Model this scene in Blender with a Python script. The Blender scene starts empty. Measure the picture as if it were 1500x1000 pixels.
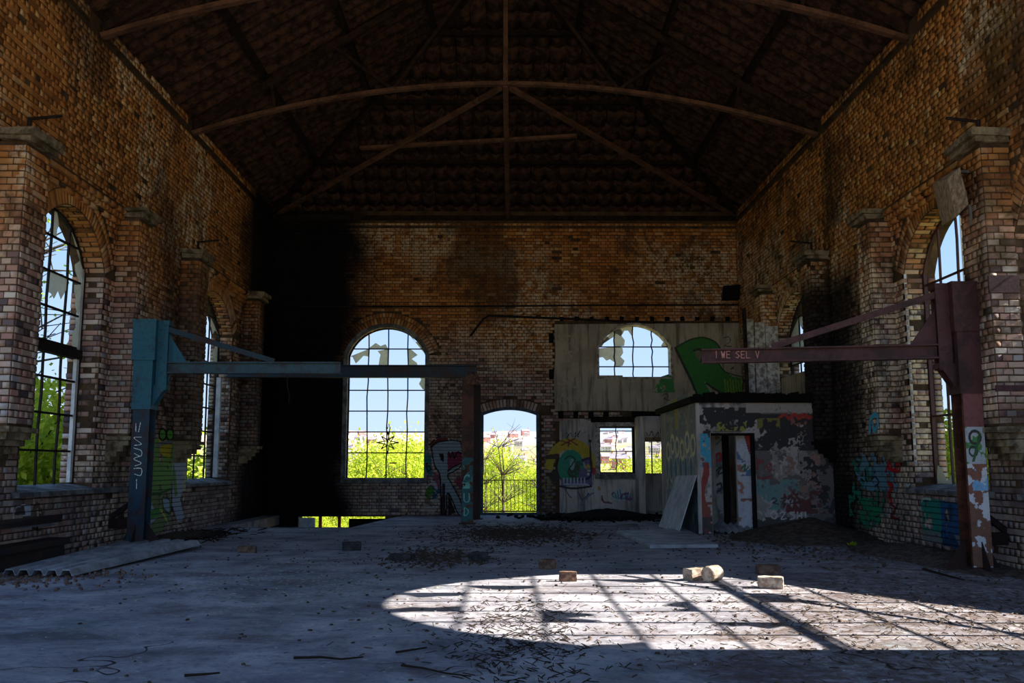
import bpy, math, random
import numpy as np
from mathutils import Matrix, Vector
from mathutils.geometry import tessellate_polygon
random.seed(7); RG = np.random.default_rng(7)
S = bpy.context.scene
COL = S.collection
# ------------------------------------------------------------------ camera, sky, sun, exposure
F_PX, YH, VX, EYE = 1370.0, 683.0, 740.0, 1.17
PITCH = math.atan((YH - 500) / F_PX)
YAW = math.atan((750 - VX) * math.cos(PITCH) / F_PX)
cd = bpy.data.cameras.new('camera'); cam = bpy.data.objects.new('camera', cd); COL.objects.link(cam)
cd.sensor_width = 36.0; cd.lens = 36.0 * F_PX / 1500.0; cd.clip_end = 4000; cd.clip_start = 0.05
cam.location = (0, 0, EYE); cam.rotation_euler = (math.pi / 2 + PITCH, 0, -YAW)
S.camera = cam
S.view_settings.view_transform = 'Standard'; S.view_settings.look = 'None'
S.view_settings.gamma = 1.0; S.view_settings.use_curve_mapping = False
S.view_settings.exposure = 1.2
SKY_STRENGTH = 0.50
SUN_STRENGTH = 6.6
SUN_DIR = Vector((-1.0, 0.02, -0.69)).normalized()
W = bpy.data.worlds.new('world'); S.world = W; W.use_nodes = True
wn = W.node_tree.nodes; wl = W.node_tree.links; wn.clear()
wo = wn.new('ShaderNodeOutputWorld'); wb = wn.new('ShaderNodeBackground'); wl.new(wb.outputs[0], wo.inputs[0])
tc = wn.new('ShaderNodeTexCoord'); sx = wn.new('ShaderNodeSeparateXYZ'); wl.new(tc.outputs['Generated'], sx.inputs[0])
wr = wn.new('ShaderNodeValToRGB'); wl.new(sx.outputs['Z'], wr.inputs[0]); wl.new(wr.outputs[0], wb.inputs[0])
wr.color_ramp.elements[0].position = 0.0; wr.color_ramp.elements[0].color = (0.62, 0.78, 1.0, 1)
wr.color_ramp.elements[1].position = 1.0; wr.color_ramp.elements[1].color = (0.22, 0.42, 0.92, 1)
e_ = wr.color_ramp.elements.new(0.25); e_.color = (0.36, 0.60, 1.0, 1)
wb.inputs[1].default_value = SKY_STRENGTH
sd = bpy.data.lights.new('sun', 'SUN'); so = bpy.data.objects.new('sun', sd); COL.objects.link(so)
sd.energy = SUN_STRENGTH; sd.angle = math.radians(0.4); sd.color = (1.0, 0.93, 0.84)
so.rotation_euler = SUN_DIR.to_track_quat('-Z', 'Y').to_euler(); so.location = (30, 8, 25)
S.cycles.use_denoising = True
S.cycles.max_bounces = 9; S.cycles.diffuse_bounces = 8; S.cycles.glossy_bounces = 3
S.cycles.transparent_max_bounces = 12; S.cycles.transmission_bounces = 4
S.cycles.sample_clamp_indirect = 6.0
S.cycles.caustics_reflective = False; S.cycles.caustics_refractive = False

# ------------------------------------------------------------------ pixel -> place on a known plane
FWD = np.array([math.sin(YAW) * math.cos(PITCH), math.cos(YAW) * math.cos(PITCH), math.sin(PITCH)])
RT = np.array([math.cos(YAW), -math.sin(YAW), 0.0]); UPV = np.cross(RT, FWD)
def at(x, y, X=None, Y=None, Z=None):
    r = FWD + RT * (x - 750) / F_PX + UPV * (500 - y) / F_PX
    o = np.array([0, 0, EYE])
    if X is not None: t = X / r[0]
    elif Y is not None: t = Y / r[1]
    else: t = (Z - EYE) / r[2]
    return o + r * t
def project(P):
    q = np.asarray(P) - np.array([0, 0, EYE]); d = q @ FWD
    return 750 + F_PX * (q @ RT) / d, 500 - F_PX * (q @ UPV) / d, d

# ------------------------------------------------------------------ materials
def lin(c):
    return tuple(((v / 12.92) if v <= 0.04045 else ((v + 0.055) / 1.055) ** 2.4) for v in c) + (1.0,)
class NT:
    def __init__(s, name):
        s.m = bpy.data.materials.new(name); s.m.use_nodes = True
        s.n = s.m.node_tree.nodes; s.l = s.m.node_tree.links; s.n.clear()
        s.out = s.n.new('ShaderNodeOutputMaterial'); s.b = s.n.new('ShaderNodeBsdfPrincipled')
        s.l.new(s.b.outputs[0], s.out.inputs[0]); s.b.inputs['Roughness'].default_value = 0.9
        s.b.inputs['Specular IOR Level'].default_value = 0.25
        s.g = None
    def pos(s):
        if s.g is None: s.g = s.n.new('ShaderNodeNewGeometry')
        return s.g.outputs['Position']
    def xyz(s):
        q = s.n.new('ShaderNodeSeparateXYZ'); s.l.new(s.pos(), q.inputs[0]); return q.outputs
    def noise(s, scale, detail=3, rough=0.6, vec=None, dist=0.0):
        q = s.n.new('ShaderNodeTexNoise'); q.inputs['Scale'].default_value = scale; q.inputs['Detail'].default_value = detail
        q.inputs['Roughness'].default_value = rough; q.inputs['Distortion'].default_value = dist
        s.l.new(vec or s.pos(), q.inputs['Vector']); return q.outputs['Fac']
    def math(s, op, a, b=0.0, c=None, clamp=False):
        q = s.n.new('ShaderNodeMath'); q.operation = op; q.use_clamp = clamp
        for i, v in enumerate((a, b, c)):
            if v is None: continue
            if isinstance(v, (int, float)): q.inputs[i].default_value = v
            else: s.l.new(v, q.inputs[i])
        return q.outputs[0]
    def step(s, v, lo, hi, a=0.0, b=1.0):
        q = s.n.new('ShaderNodeMapRange'); q.interpolation_type = 'SMOOTHSTEP'
        if lo > hi: lo, hi, a, b = hi, lo, b, a
        q.inputs['From Min'].default_value = lo; q.inputs['From Max'].default_value = hi
        q.inputs['To Min'].default_value = a; q.inputs['To Max'].default_value = b
        s.l.new(v, q.inputs['Value']); return q.outputs['Result']
    def mix(s, f, a, b, mode='MIX'):
        q = s.n.new('ShaderNodeMix'); q.data_type = 'RGBA'; q.blend_type = mode
        for sock, v in ((q.inputs[0], f), (q.inputs[6], a), (q.inputs[7], b)):
            if isinstance(v, (int, float)): sock.default_value = v
            elif isinstance(v, tuple): sock.default_value = v if len(v) == 4 else v + (1.0,)
            else: s.l.new(v, sock)
        return q.outputs[2]
    def ramp(s, f, stops, interp='LINEAR'):
        q = s.n.new('ShaderNodeValToRGB'); q.color_ramp.interpolation = interp
        el = q.color_ramp.elements
        el[0].position, el[0].color = stops[0][0], lin(stops[0][1])
        el[1].position, el[1].color = stops[-1][0], lin(stops[-1][1])
        for p, c in stops[1:-1]:
            e = el.new(p); e.color = lin(c)
        s.l.new(f, q.inputs[0]); return q.outputs[0]
    def attr(s, name):
        q = s.n.new('ShaderNodeAttribute'); q.attribute_name = name; return q.outputs
    def color(s, c):
        if isinstance(c, tuple): s.b.inputs['Base Color'].default_value = c
        else: s.l.new(c, s.b.inputs['Base Color'])
        return s
    def bump(s, h, strength=0.4, dist=0.01):
        q = s.n.new('ShaderNodeBump'); q.inputs['Strength'].default_value = strength; q.inputs['Distance'].default_value = dist
        s.l.new(h, q.inputs['Height']); s.l.new(q.outputs[0], s.b.inputs['Normal']); return s
def simple(name, c, var=0.25, scale=8.0, rough=0.9, metal=0.0, c2=None, bump=0.3, f=0.5, spec=0.25):
    t = NT(name); n = t.noise(scale, 5, 0.65)
    a = lin(c); b = lin(c2) if c2 else tuple(v * (1 - var) for v in a[:3]) + (1,)
    t.color(t.mix(t.step(n, f - 0.12, f + 0.12), a, b)); t.b.inputs['Roughness'].default_value = rough
    t.b.inputs['Metallic'].default_value = metal; t.b.inputs['Specular IOR Level'].default_value = spec
    if bump: t.bump(t.noise(scale * 6, 3), bump, 0.006)
    return t.m

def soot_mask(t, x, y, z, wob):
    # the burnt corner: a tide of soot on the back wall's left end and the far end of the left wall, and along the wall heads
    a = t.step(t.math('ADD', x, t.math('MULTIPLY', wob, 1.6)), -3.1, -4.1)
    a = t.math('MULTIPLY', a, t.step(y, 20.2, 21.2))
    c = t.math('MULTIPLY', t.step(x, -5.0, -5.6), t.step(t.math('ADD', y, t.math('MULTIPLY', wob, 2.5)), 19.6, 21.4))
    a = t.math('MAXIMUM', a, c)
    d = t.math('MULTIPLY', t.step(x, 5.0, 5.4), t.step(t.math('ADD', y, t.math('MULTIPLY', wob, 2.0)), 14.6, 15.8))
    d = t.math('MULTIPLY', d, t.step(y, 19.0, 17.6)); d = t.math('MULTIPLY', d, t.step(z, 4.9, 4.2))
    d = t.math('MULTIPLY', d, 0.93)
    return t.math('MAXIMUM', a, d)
def brick_mat(name, warm=1.0):
    t = NT(name); x, y, z = t.xyz()
    oi = t.n.new('ShaderNodeObjectInfo')
    r = t.math('FRACT', t.math('ADD', t.attr('tint')[2], oi.outputs['Random']))
    low = t.ramp(r, [(0.0, (.30, .27, .29)), (.08, (.50, .43, .43)), (.28, (.72, .56, .50)), (.45, (.72, .65, .61)), (.62, (.80, .73, .66)),
                     (.78, (.74, .57, .52)), (.90, (.88, .83, .78)), (1.0, (.66, .65, .67))])
    high = t.ramp(r, [(0.0, (.58, .38, .21)), (.3, (.76, .50, .27)), (.6, (.84, .60, .34)), (.85, (.78, .52, .29)), (1.0, (.90, .74, .52))])
    wob = t.math('SUBTRACT', t.noise(0.55, 4, 0.6), 0.5)
    zz = t.math('ADD', z, t.math('MULTIPLY', wob, 3.0))
    c = t.mix(t.step(zz, 3.2, 4.8), low, high)
    # damp green growth, mostly on the right hand wall and low down
    g = t.math('MULTIPLY', t.step(t.noise(0.9, 5, 0.7, dist=0.6), 0.50, 0.64), t.step(x, 3.0, 5.0, 0.12, 0.75))
    c = t.mix(g, c, lin((.27, .25, .09)))
    # salts and lime bloom in drifts
    e = t.math('MULTIPLY', t.step(t.noise(0.42, 3, 0.5), 0.47, 0.58), t.step(t.noise(5.0, 4, 0.75), 0.44, 0.56))
    c = t.mix(t.math('MULTIPLY', e, 0.85), c, lin((.92, .85, .74)))
    e2 = t.math('MULTIPLY', t.math('MULTIPLY', t.step(t.math('ABSOLUTE', t.math('ADD', x, .6)), 2.3, 1.3), t.step(t.math('ABSOLUTE', t.math('SUBTRACT', z, 6.25)), .55, .25)), t.math('MULTIPLY', t.step(y, 22.5, 22.8), t.step(t.noise(3.2, 5, .75), .45, .58)))
    c = t.mix(t.math('MULTIPLY', e2, 0.7), c, lin((.88, .80, .66)))
    # dirty patches with their own edges
    d = t.math('MAXIMUM', t.step(t.noise(1.3, 6, 0.72, dist=0.8), 0.52, 0.66), t.step(t.noise(.33, 5, 0.62), 0.52, 0.60))
    c = t.mix(t.math('MULTIPLY', d, 0.66), c, lin((.24, .18, .15)))
    # grimy whitewash on the dado
    dd = t.math('MULTIPLY', t.step(z, 1.15, 0.9), t.step(t.noise(2.2, 5, 0.7), 0.38, 0.6))
    c = t.mix(t.math('MULTIPLY', dd, 0.6), c, lin((.52, .48, .50)))
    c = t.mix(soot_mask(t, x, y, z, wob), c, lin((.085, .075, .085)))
    t.color(c); t.bump(t.noise(38, 5, 0.7), 0.6, 0.008)
    return t.m
def mortar_mat(name):
    t = NT(name); x, y, z = t.xyz(); wob = t.math('SUBTRACT', t.noise(0.55, 4, 0.6), 0.5)
    c = t.ramp(t.noise(3.0, 5, 0.7), [(.3, (.20, .165, .13)), (.55, (.36, .29, .22)), (.75, (.50, .43, .34))])
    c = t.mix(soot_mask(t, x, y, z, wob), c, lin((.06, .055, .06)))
    t.color(c); t.bump(t.noise(30, 4), 0.5, 0.01); return t.m
def paint_mat(name, joints=False, rough=0.75):
    t = NT(name); c = t.mix(0.04, t.attr('paint')[0], (.75, .75, .75)) if not joints else t.attr('paint')[0]
    c = t.mix(1.0, c, (1.6, 1.6, 1.6), 'MULTIPLY')
    n = t.noise(14, 5, 0.7)
    c = t.mix(t.math('MULTIPLY', t.step(n, 0.45, 0.75), 0.45), c, t.mix(0.75, c, lin((.16, .14, .13))))
    if joints:
        z = t.xyz()[2]; fr = t.math('FRACT', t.math('DIVIDE', z, 0.078))
        j = t.math('MINIMUM', fr, t.math('SUBTRACT', 1.0, fr)); jm = t.step(j, 0.05, 0.14)
        c = t.mix(jm, t.mix(0.65, c, lin((.10, .09, .09))), c); t.bump(jm, 0.8, 0.006)
    else: t.bump(t.noise(45, 4), 0.3, 0.004)
    t.color(c); t.b.inputs['Roughness'].default_value = rough; return t.m
def plaster_mat(name, a, b, streak=True):
    t = NT(name); x, y, z = t.xyz()
    c = t.mix(t.step(t.noise(1.1, 5, 0.65), 0.38, 0.66), lin(a), lin(b))
    if streak:
        mp = t.n.new('ShaderNodeMapping'); mp.inputs['Scale'].default_value = (9, 9, 0.7); t.l.new(t.pos(), mp.inputs[0])
        c = t.mix(t.math('MULTIPLY', t.step(t.noise(1.0, 4, 0.6, vec=mp.outputs[0]), 0.48, 0.68), 0.6), c, lin((.16, .15, .13)))
    v = t.n.new('ShaderNodeTexVoronoi'); v.inputs['Scale'].default_value = 2.6; t.l.new(t.pos(), v.inputs['Vector'])
    sp = t.math('MULTIPLY', t.step(v.outputs['Distance'], 0.26, 0.2), t.step(t.noise(0.9, 2), 0.55, 0.62))
    c = t.mix(t.math('MULTIPLY', sp, 0.35), c, lin((.66, .62, .52)))
    t.color(c); t.bump(t.noise(22, 5, 0.7), 0.5, 0.01); return t.m
def rust_mat(name, base, rust=(.30, .16, .12), amt=0.5, rough=0.6):
    t = NT(name); n = t.noise(3.0, 6, 0.7, dist=0.4)
    c = t.mix(t.step(n, amt - .05, amt + .08), lin(base), lin(rust))
    c = t.mix(t.math('MULTIPLY', t.step(t.noise(19, 5, 0.7), 0.5, 0.7), 0.5), c, lin((.10, .07, .065)))
    t.color(c); t.b.inputs['Roughness'].default_value = rough; t.b.inputs['Specular IOR Level'].default_value = 0.4
    t.bump(t.noise(55, 4), 0.4, 0.004); return t.m
def floor_mat():
    t = NT('dusty_concrete'); x, y, z = t.xyz()
    mp = t.n.new('ShaderNodeMapping'); mp.inputs['Scale'].default_value = (.85, 1.05, 1); t.l.new(t.pos(), mp.inputs[0])
    c = t.ramp(t.noise(1.3, 8, 0.74, vec=mp.outputs[0], dist=.5), [(.34, (.42, .41, .44)), (.48, (.62, .61, .64)), (.56, (.70, .69, .71)), (.7, (.84, .83, .83))])
    c = t.mix(t.math('MULTIPLY', t.step(t.noise(.8, 6, .75, vec=mp.outputs[0]), .54, .62), .55), c, lin((.42, .36, .34)))
    c = t.mix(t.math('MULTIPLY', t.step(t.noise(.5, 5, .7), .55, .66), .35), c, lin((.46, .58, .58)))
    c = t.mix(t.math('MULTIPLY', t.step(t.noise(14, 5, 0.75), 0.5, 0.68), 0.6), c, lin((.36, .35, .37)))
    # trodden-in earth towards the right, in a patch with its own edge
    e = t.math('ADD', t.math('ADD', t.math('MULTIPLY', x, 0.5), t.math('MULTIPLY', y, -0.22)), t.math('MULTIPLY', t.noise(1.5, 5, 0.7), 2.0))
    e = t.math('MULTIPLY', t.step(e, 0.15, 0.45), t.step(t.noise(8, 6, .8), 0.36, 0.6))
    c = t.mix(t.math('MULTIPLY', e, 0.8), c, lin((.36, .27, .20)))
    v = t.n.new('ShaderNodeTexVoronoi'); v.inputs['Scale'].default_value = 7.0; t.l.new(t.pos(), v.inputs['Vector'])
    sp = t.math('MULTIPLY', t.step(v.outputs['Distance'], 0.16, 0.10), t.step(t.noise(1.7, 3), 0.48, 0.6))
    c = t.mix(t.math('MULTIPLY', sp, 0.6), c, lin((.82, .82, .80)))
    w2 = t.math('ABSOLUTE', t.math('SUBTRACT', t.noise(0.35, 4, 0.5), 0.5))
    c = t.mix(t.math('MULTIPLY', t.step(w2, 0.0022, 0.0008), t.step(t.noise(.6, 2), .5, .55)), c, lin((.14, .12, .12)))
    t.color(c); t.b.inputs['Roughness'].default_value = 0.82; t.b.inputs['Specular IOR Level'].default_value = 0.35
    h = t.math('ADD', t.noise(9, 6, 0.7), t.math('MULTIPLY', t.noise(70, 3), 0.3)); t.bump(h, 0.7, 0.02); return t.m
def leaf_mat(name, a, b, c3):
    t = NT(name); r = t.attr('tint')[2]; oi = t.n.new('ShaderNodeObjectInfo')
    c = t.ramp(r, [(0, a), (.5, b), (1, c3)]); t.color(c); t.b.inputs['Roughness'].default_value = .6
    tr = t.n.new('ShaderNodeBsdfTranslucent'); t.l.new(c, tr.inputs[0]); mx = t.n.new('ShaderNodeMixShader'); mx.inputs[0].default_value = .5
    t.l.new(t.b.outputs[0], mx.inputs[1]); t.l.new(tr.outputs[0], mx.inputs[2]); t.l.new(mx.outputs[0], t.out.inputs[0]); return t.m
def glass_mat():
    t = NT('grimy_glass'); n = t.noise(6, 5, .7)
    t.color(t.mix(t.step(n, .4, .6), lin((.80, .80, .74)), lin((.66, .66, .60)))); t.b.inputs['Roughness'].default_value = .5
    tr = t.n.new('ShaderNodeBsdfTranslucent'); tr.inputs[0].default_value = lin((.90, .90, .84))
    tp = t.n.new('ShaderNodeBsdfTransparent'); tp.inputs[0].default_value = (.8, .8, .75, 1)
    m1 = t.n.new('ShaderNodeMixShader'); m1.inputs[0].default_value = .55
    m2 = t.n.new('ShaderNodeMixShader'); m2.inputs[0].default_value = .22
    t.l.new(t.b.outputs[0], m1.inputs[1]); t.l.new(tr.outputs[0], m1.inputs[2])
    t.l.new(m1.outputs[0], m2.inputs[1]); t.l.new(tp.outputs[0], m2.inputs[2]); t.l.new(m2.outputs[0], t.out.inputs[0]); return t.m

M = dict(brick=brick_mat('weathered_brick'), mortar=mortar_mat('old_mortar'), paint=paint_mat('flaking_paint'),
         paintj=paint_mat('sprayed_brickwork', True), render_=plaster_mat('cement_render', (.78, .75, .67), (.64, .61, .55)),
         plaster=plaster_mat('pale_plaster', (.87, .85, .82), (.72, .70, .68)), floor=floor_mat(),
         teal=rust_mat('teal_painted_steel', (.17, .42, .50), (.22, .26, .30), .58), boomteal=rust_mat('faded_teal_steel', (.24, .38, .44), (.26, .28, .32), .52), postteal=rust_mat('dark_teal_steel', (.13, .26, .33), (.25, .20, .22), .50), purple=rust_mat('oxide_red_steel', (.33, .20, .21), (.24, .15, .15), .5),
         darksteel=rust_mat('dark_steel', (.16, .13, .14), (.24, .15, .12), .5), rust=rust_mat('rusty_steel', (.42, .25, .18), (.26, .15, .11), .5),
         truss=rust_mat('truss_iron', (.46, .33, .27), (.34, .24, .19), .5, .8), rafter=simple('dark_rafter', (.24, .17, .14), c2=(.14, .10, .09), scale=6), stone=simple('weathered_stone', (.62, .57, .47), c2=(.34, .30, .24), scale=5, bump=.6),
         sill=simple('stone_sill', (.55, .56, .56), c2=(.33, .34, .34), scale=4), timber=simple('old_timber', (.20, .15, .12), c2=(.10, .08, .07), scale=6),
         greywood=simple('silvered_board', (.90, .92, .92), c2=(.76, .78, .80), scale=5), tile=simple('clay_roof_tile', (.36, .26, .22), c2=(.17, .125, .11), scale=7),
         bar=simple('glazing_iron', (.20, .17, .17), c2=(.10, .09, .09), scale=20, rough=.7), glass=glass_mat(), blackened=simple('charred_timber', (.07, .06, .06), scale=9),
         blueframe=simple('blue_grey_frame', (.36, .44, .50), c2=(.24, .29, .33), scale=9), debris=simple('dry_litter', (.40, .33, .27), c2=(.24, .20, .17), scale=30),
         earth=simple('dumped_earth', (.44, .38, .33), c2=(.27, .23, .20), scale=9, bump=.8), block=simple('chipped_block', (.80, .74, .66), c2=(.58, .50, .43), scale=14, bump=.6),
         redblock=simple('old_red_brick', (.56, .44, .36), c2=(.38, .30, .26), scale=14, bump=.6), darkblock=simple('dark_block', (.30, .29, .30), c2=(.2, .2, .2), scale=14, bump=.6),
         sheet=simple('weathered_sheet', (.72, .73, .75), c2=(.54, .55, .57), scale=3, bump=.3, rough=.55, spec=.5), white=simple('flaking_white', (.78, .78, .76), c2=(.5, .46, .42), scale=11),
         orange=simple('orange_red_paint', (.80, .33, .20), c2=(.6, .25, .15), scale=9), twig=simple('dead_twig', (.20, .15, .12), scale=20),
         leaf=leaf_mat('spring_leaves', (.58, .68, .14), (.78, .84, .24), (.92, .90, .36)), leaf2=leaf_mat('young_leaves', (.45, .60, .18), (.62, .76, .25), (.80, .85, .45)),
         bark=simple('grey_bark', (.42, .38, .33), c2=(.25, .22, .19), scale=12), housewall=simple('house_render', (.90, .89, .86), c2=(.78, .76, .72), scale=.2, bump=0),
         houseroof=simple('house_slates', (.72, .68, .68), c2=(.62, .58, .60), scale=.2, bump=0), redwall=simple('red_house_brick', (.82, .56, .50), c2=(.74, .48, .42), scale=.2, bump=0),
         railing=simple('rusty_railing', (.42, .22, .16), c2=(.25, .14, .11), scale=9))
gm = NT('valley_grass'); q_ = gm.noise(.03, 6, .7)
gc = gm.ramp(q_, [(.36, (.50, .58, .26)), (.5, (.66, .60, .42)), (.62, (.74, .62, .52))])
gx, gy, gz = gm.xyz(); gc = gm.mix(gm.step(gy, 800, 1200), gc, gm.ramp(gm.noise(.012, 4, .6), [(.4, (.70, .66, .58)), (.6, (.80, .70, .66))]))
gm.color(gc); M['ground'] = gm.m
gl_ = NT('dirt_path'); gl_.color(gl_.ramp(gl_.noise(1.2, 5, .7), [(.35, (.62, .50, .38)), (.6, (.78, .66, .55))])); M['path'] = gl_.m

# ------------------------------------------------------------------ mesh helpers
class MB:
    def __init__(s): s.v = []; s.f = []
    def add(s, vs, fs):
        o = len(s.v); s.v += [tuple(float(c) for c in v) for v in vs]; s.f += [tuple(i + o for i in f) for f in fs]; return s
    def box(s, x0, x1, y0, y1, z0, z1, j=0.0):
        vs = [(x, y, z) for x in (x0, x1) for y in (y0, y1) for z in (z0, z1)]
        if j: vs = [tuple(c + random.uniform(-j, j) for c in v) for v in vs]
        return s.add(vs, [(0, 1, 3, 2), (4, 6, 7, 5), (0, 4, 5, 1), (2, 3, 7, 6), (0, 2, 6, 4), (1, 5, 7, 3)])
    def bar(s, a, b, w, h=None, up=(0, 0, 1)):
        h = h or w; a = Vector(a); b = Vector(b); d = (b - a).normalized(); up = Vector(up)
        if abs(d.dot(up)) > .98: up = Vector((0, 1, 0))
        sd_ = d.cross(up).normalized(); u = sd_.cross(d)
        vs = [p + sd_ * sx_ * w / 2 + u * su * h / 2 for p in (a, b) for sx_, su in ((-1, -1), (1, -1), (1, 1), (-1, 1))]
        return s.add(vs, [(3, 2, 1, 0), (4, 5, 6, 7), (0, 1, 5, 4), (1, 2, 6, 5), (2, 3, 7, 6), (3, 0, 4, 7)])
    def tube(s, pts, r, n=7):
        P = [Vector(p) for p in pts]; rr = r if isinstance(r, (list, tuple)) else [r] * len(P); rings = []
        for i, p in enumerate(P):
            d = (P[min(i + 1, len(P) - 1)] - P[max(i - 1, 0)]).normalized(); u = Vector((0, 0, 1)) if abs(d.z) < .9 else Vector((1, 0, 0))
            a = d.cross(u).normalized(); b = a.cross(d)
            rings.append([p + (a * math.cos(t * 2 * math.pi / n) + b * math.sin(t * 2 * math.pi / n)) * rr[i] for t in range(n)])
        vs = [v for r_ in rings for v in r_]; fs = []
        for i in range(len(P) - 1):
            for k in range(n): fs.append((i * n + k, i * n + (k + 1) % n, (i + 1) * n + (k + 1) % n, (i + 1) * n + k))
        fs.append(tuple(range(n))[::-1]); fs.append(tuple((len(P) - 1) * n + k for k in range(n)))
        return s.add(vs, fs)
    def ibeam(s, a, b, w, h, up=(0, 0, 1), tf=.018, tw=.014):
        a = Vector(a); b = Vector(b); d = (b - a).normalized(); up = Vector(up)
        sd_ = d.cross(up).normalized(); u = sd_.cross(d)
        for c0, ww, hh in ((u * (h / 2 - tf / 2), w, tf), (-u * (h / 2 - tf / 2), w, tf), (Vector((0, 0, 0)), tw, h - 2 * tf)):
            s.bar(a + c0, b + c0, ww, hh, up=u)
        return s
    def prism(s, poly, z0, z1, axis='Z', holes=()):
        """poly: 2D outline (u,v) extruded along axis; X: (u,v)=(y,z)  Y: (x,z)  Z: (x,y)"""
        loops = [list(poly)] + [list(h) for h in holes]
        def P(p, w): return {'Z': (p[0], p[1], w), 'Y': (p[0], w, p[1]), 'X': (w, p[0], p[1])}[axis]
        flat = [p for l in loops for p in l]; n = len(flat)
        tris = tessellate_polygon([[Vector((p[0], p[1], 0)) for p in l] for l in loops])
        vs = [P(p, z0) for p in flat] + [P(p, z1) for p in flat]
        fs = [tuple(t) for t in tris] + [tuple(i + n for i in t[::-1]) for t in tris]
        o = 0
        for l in loops:
            m = len(l)
            for i in range(m): a_, b_ = o + i, o + (i + 1) % m; fs.append((a_, b_, b_ + n, a_ + n))
            o += m
        return s.add(vs, fs)
    def build(s, name, mat, parent=None, smooth=False):
        me = bpy.data.meshes.new(name); me.from_pydata(s.v, [], s.f); me.materials.append(mat)
        import bmesh
        bm = bmesh.new(); bm.from_mesh(me); bmesh.ops.recalc_face_normals(bm, faces=bm.faces); bm.to_mesh(me); bm.free()
        if smooth:
            for p in me.polygons: p.use_smooth = True
        o = bpy.data.objects.new(name, me); COL.objects.link(o)
        if parent is not None:
            o.parent = parent; o.matrix_parent_inverse = parent.matrix_basis.inverted()
        return o
def tag(o, label=None, cat=None, group=None, kind=None):
    if label: o['label'] = label
    if cat: o['category'] = cat
    if group: o['group'] = group
    if kind: o['kind'] = kind
    return o
def empty(name, loc, label=None, cat=None, group=None, kind=None):
    o = bpy.data.objects.new(name, None); o.location = loc; o.empty_display_size = .1; COL.objects.link(o)
    return tag(o, label, cat, group, kind)
def copy_tree(o, parent=None):
    c = o.copy(); COL.objects.link(c); c.parent = parent
    for ch in o.children: copy_tree(ch, c)
    return c
def np_mesh(name, V, Fq, mat, tint=None, paint=None, parent=None, tri=False):
    me = bpy.data.meshes.new(name); k = 3 if tri else 4
    V = np.asarray(V, dtype=np.float32); Fq = np.asarray(Fq, dtype=np.int32)
    me.vertices.add(len(V)); me.vertices.foreach_set('co', V.ravel())
    me.loops.add(Fq.size); me.loops.foreach_set('vertex_index', Fq.ravel())
    me.polygons.add(len(Fq)); me.polygons.foreach_set('loop_start', np.arange(0, Fq.size, k, dtype=np.int32))
    me.polygons.foreach_set('loop_total', np.full(len(Fq), k, dtype=np.int32))
    me.update(calc_edges=True); me.validate()
    if tint is not None:
        a = me.attributes.new('tint', 'FLOAT', 'POINT'); a.data.foreach_set('value', np.asarray(tint, dtype=np.float32))
    if paint is not None:
        a = me.attributes.new('paint', 'FLOAT_COLOR', 'POINT'); a.data.foreach_set('color', np.asarray(paint, dtype=np.float32).ravel())
    me.materials.append(mat)
    o = bpy.data.objects.new(name, me); COL.objects.link(o)
    if parent is not None:
        o.parent = parent; o.matrix_parent_inverse = parent.matrix_basis.inverted()
    return o

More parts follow.
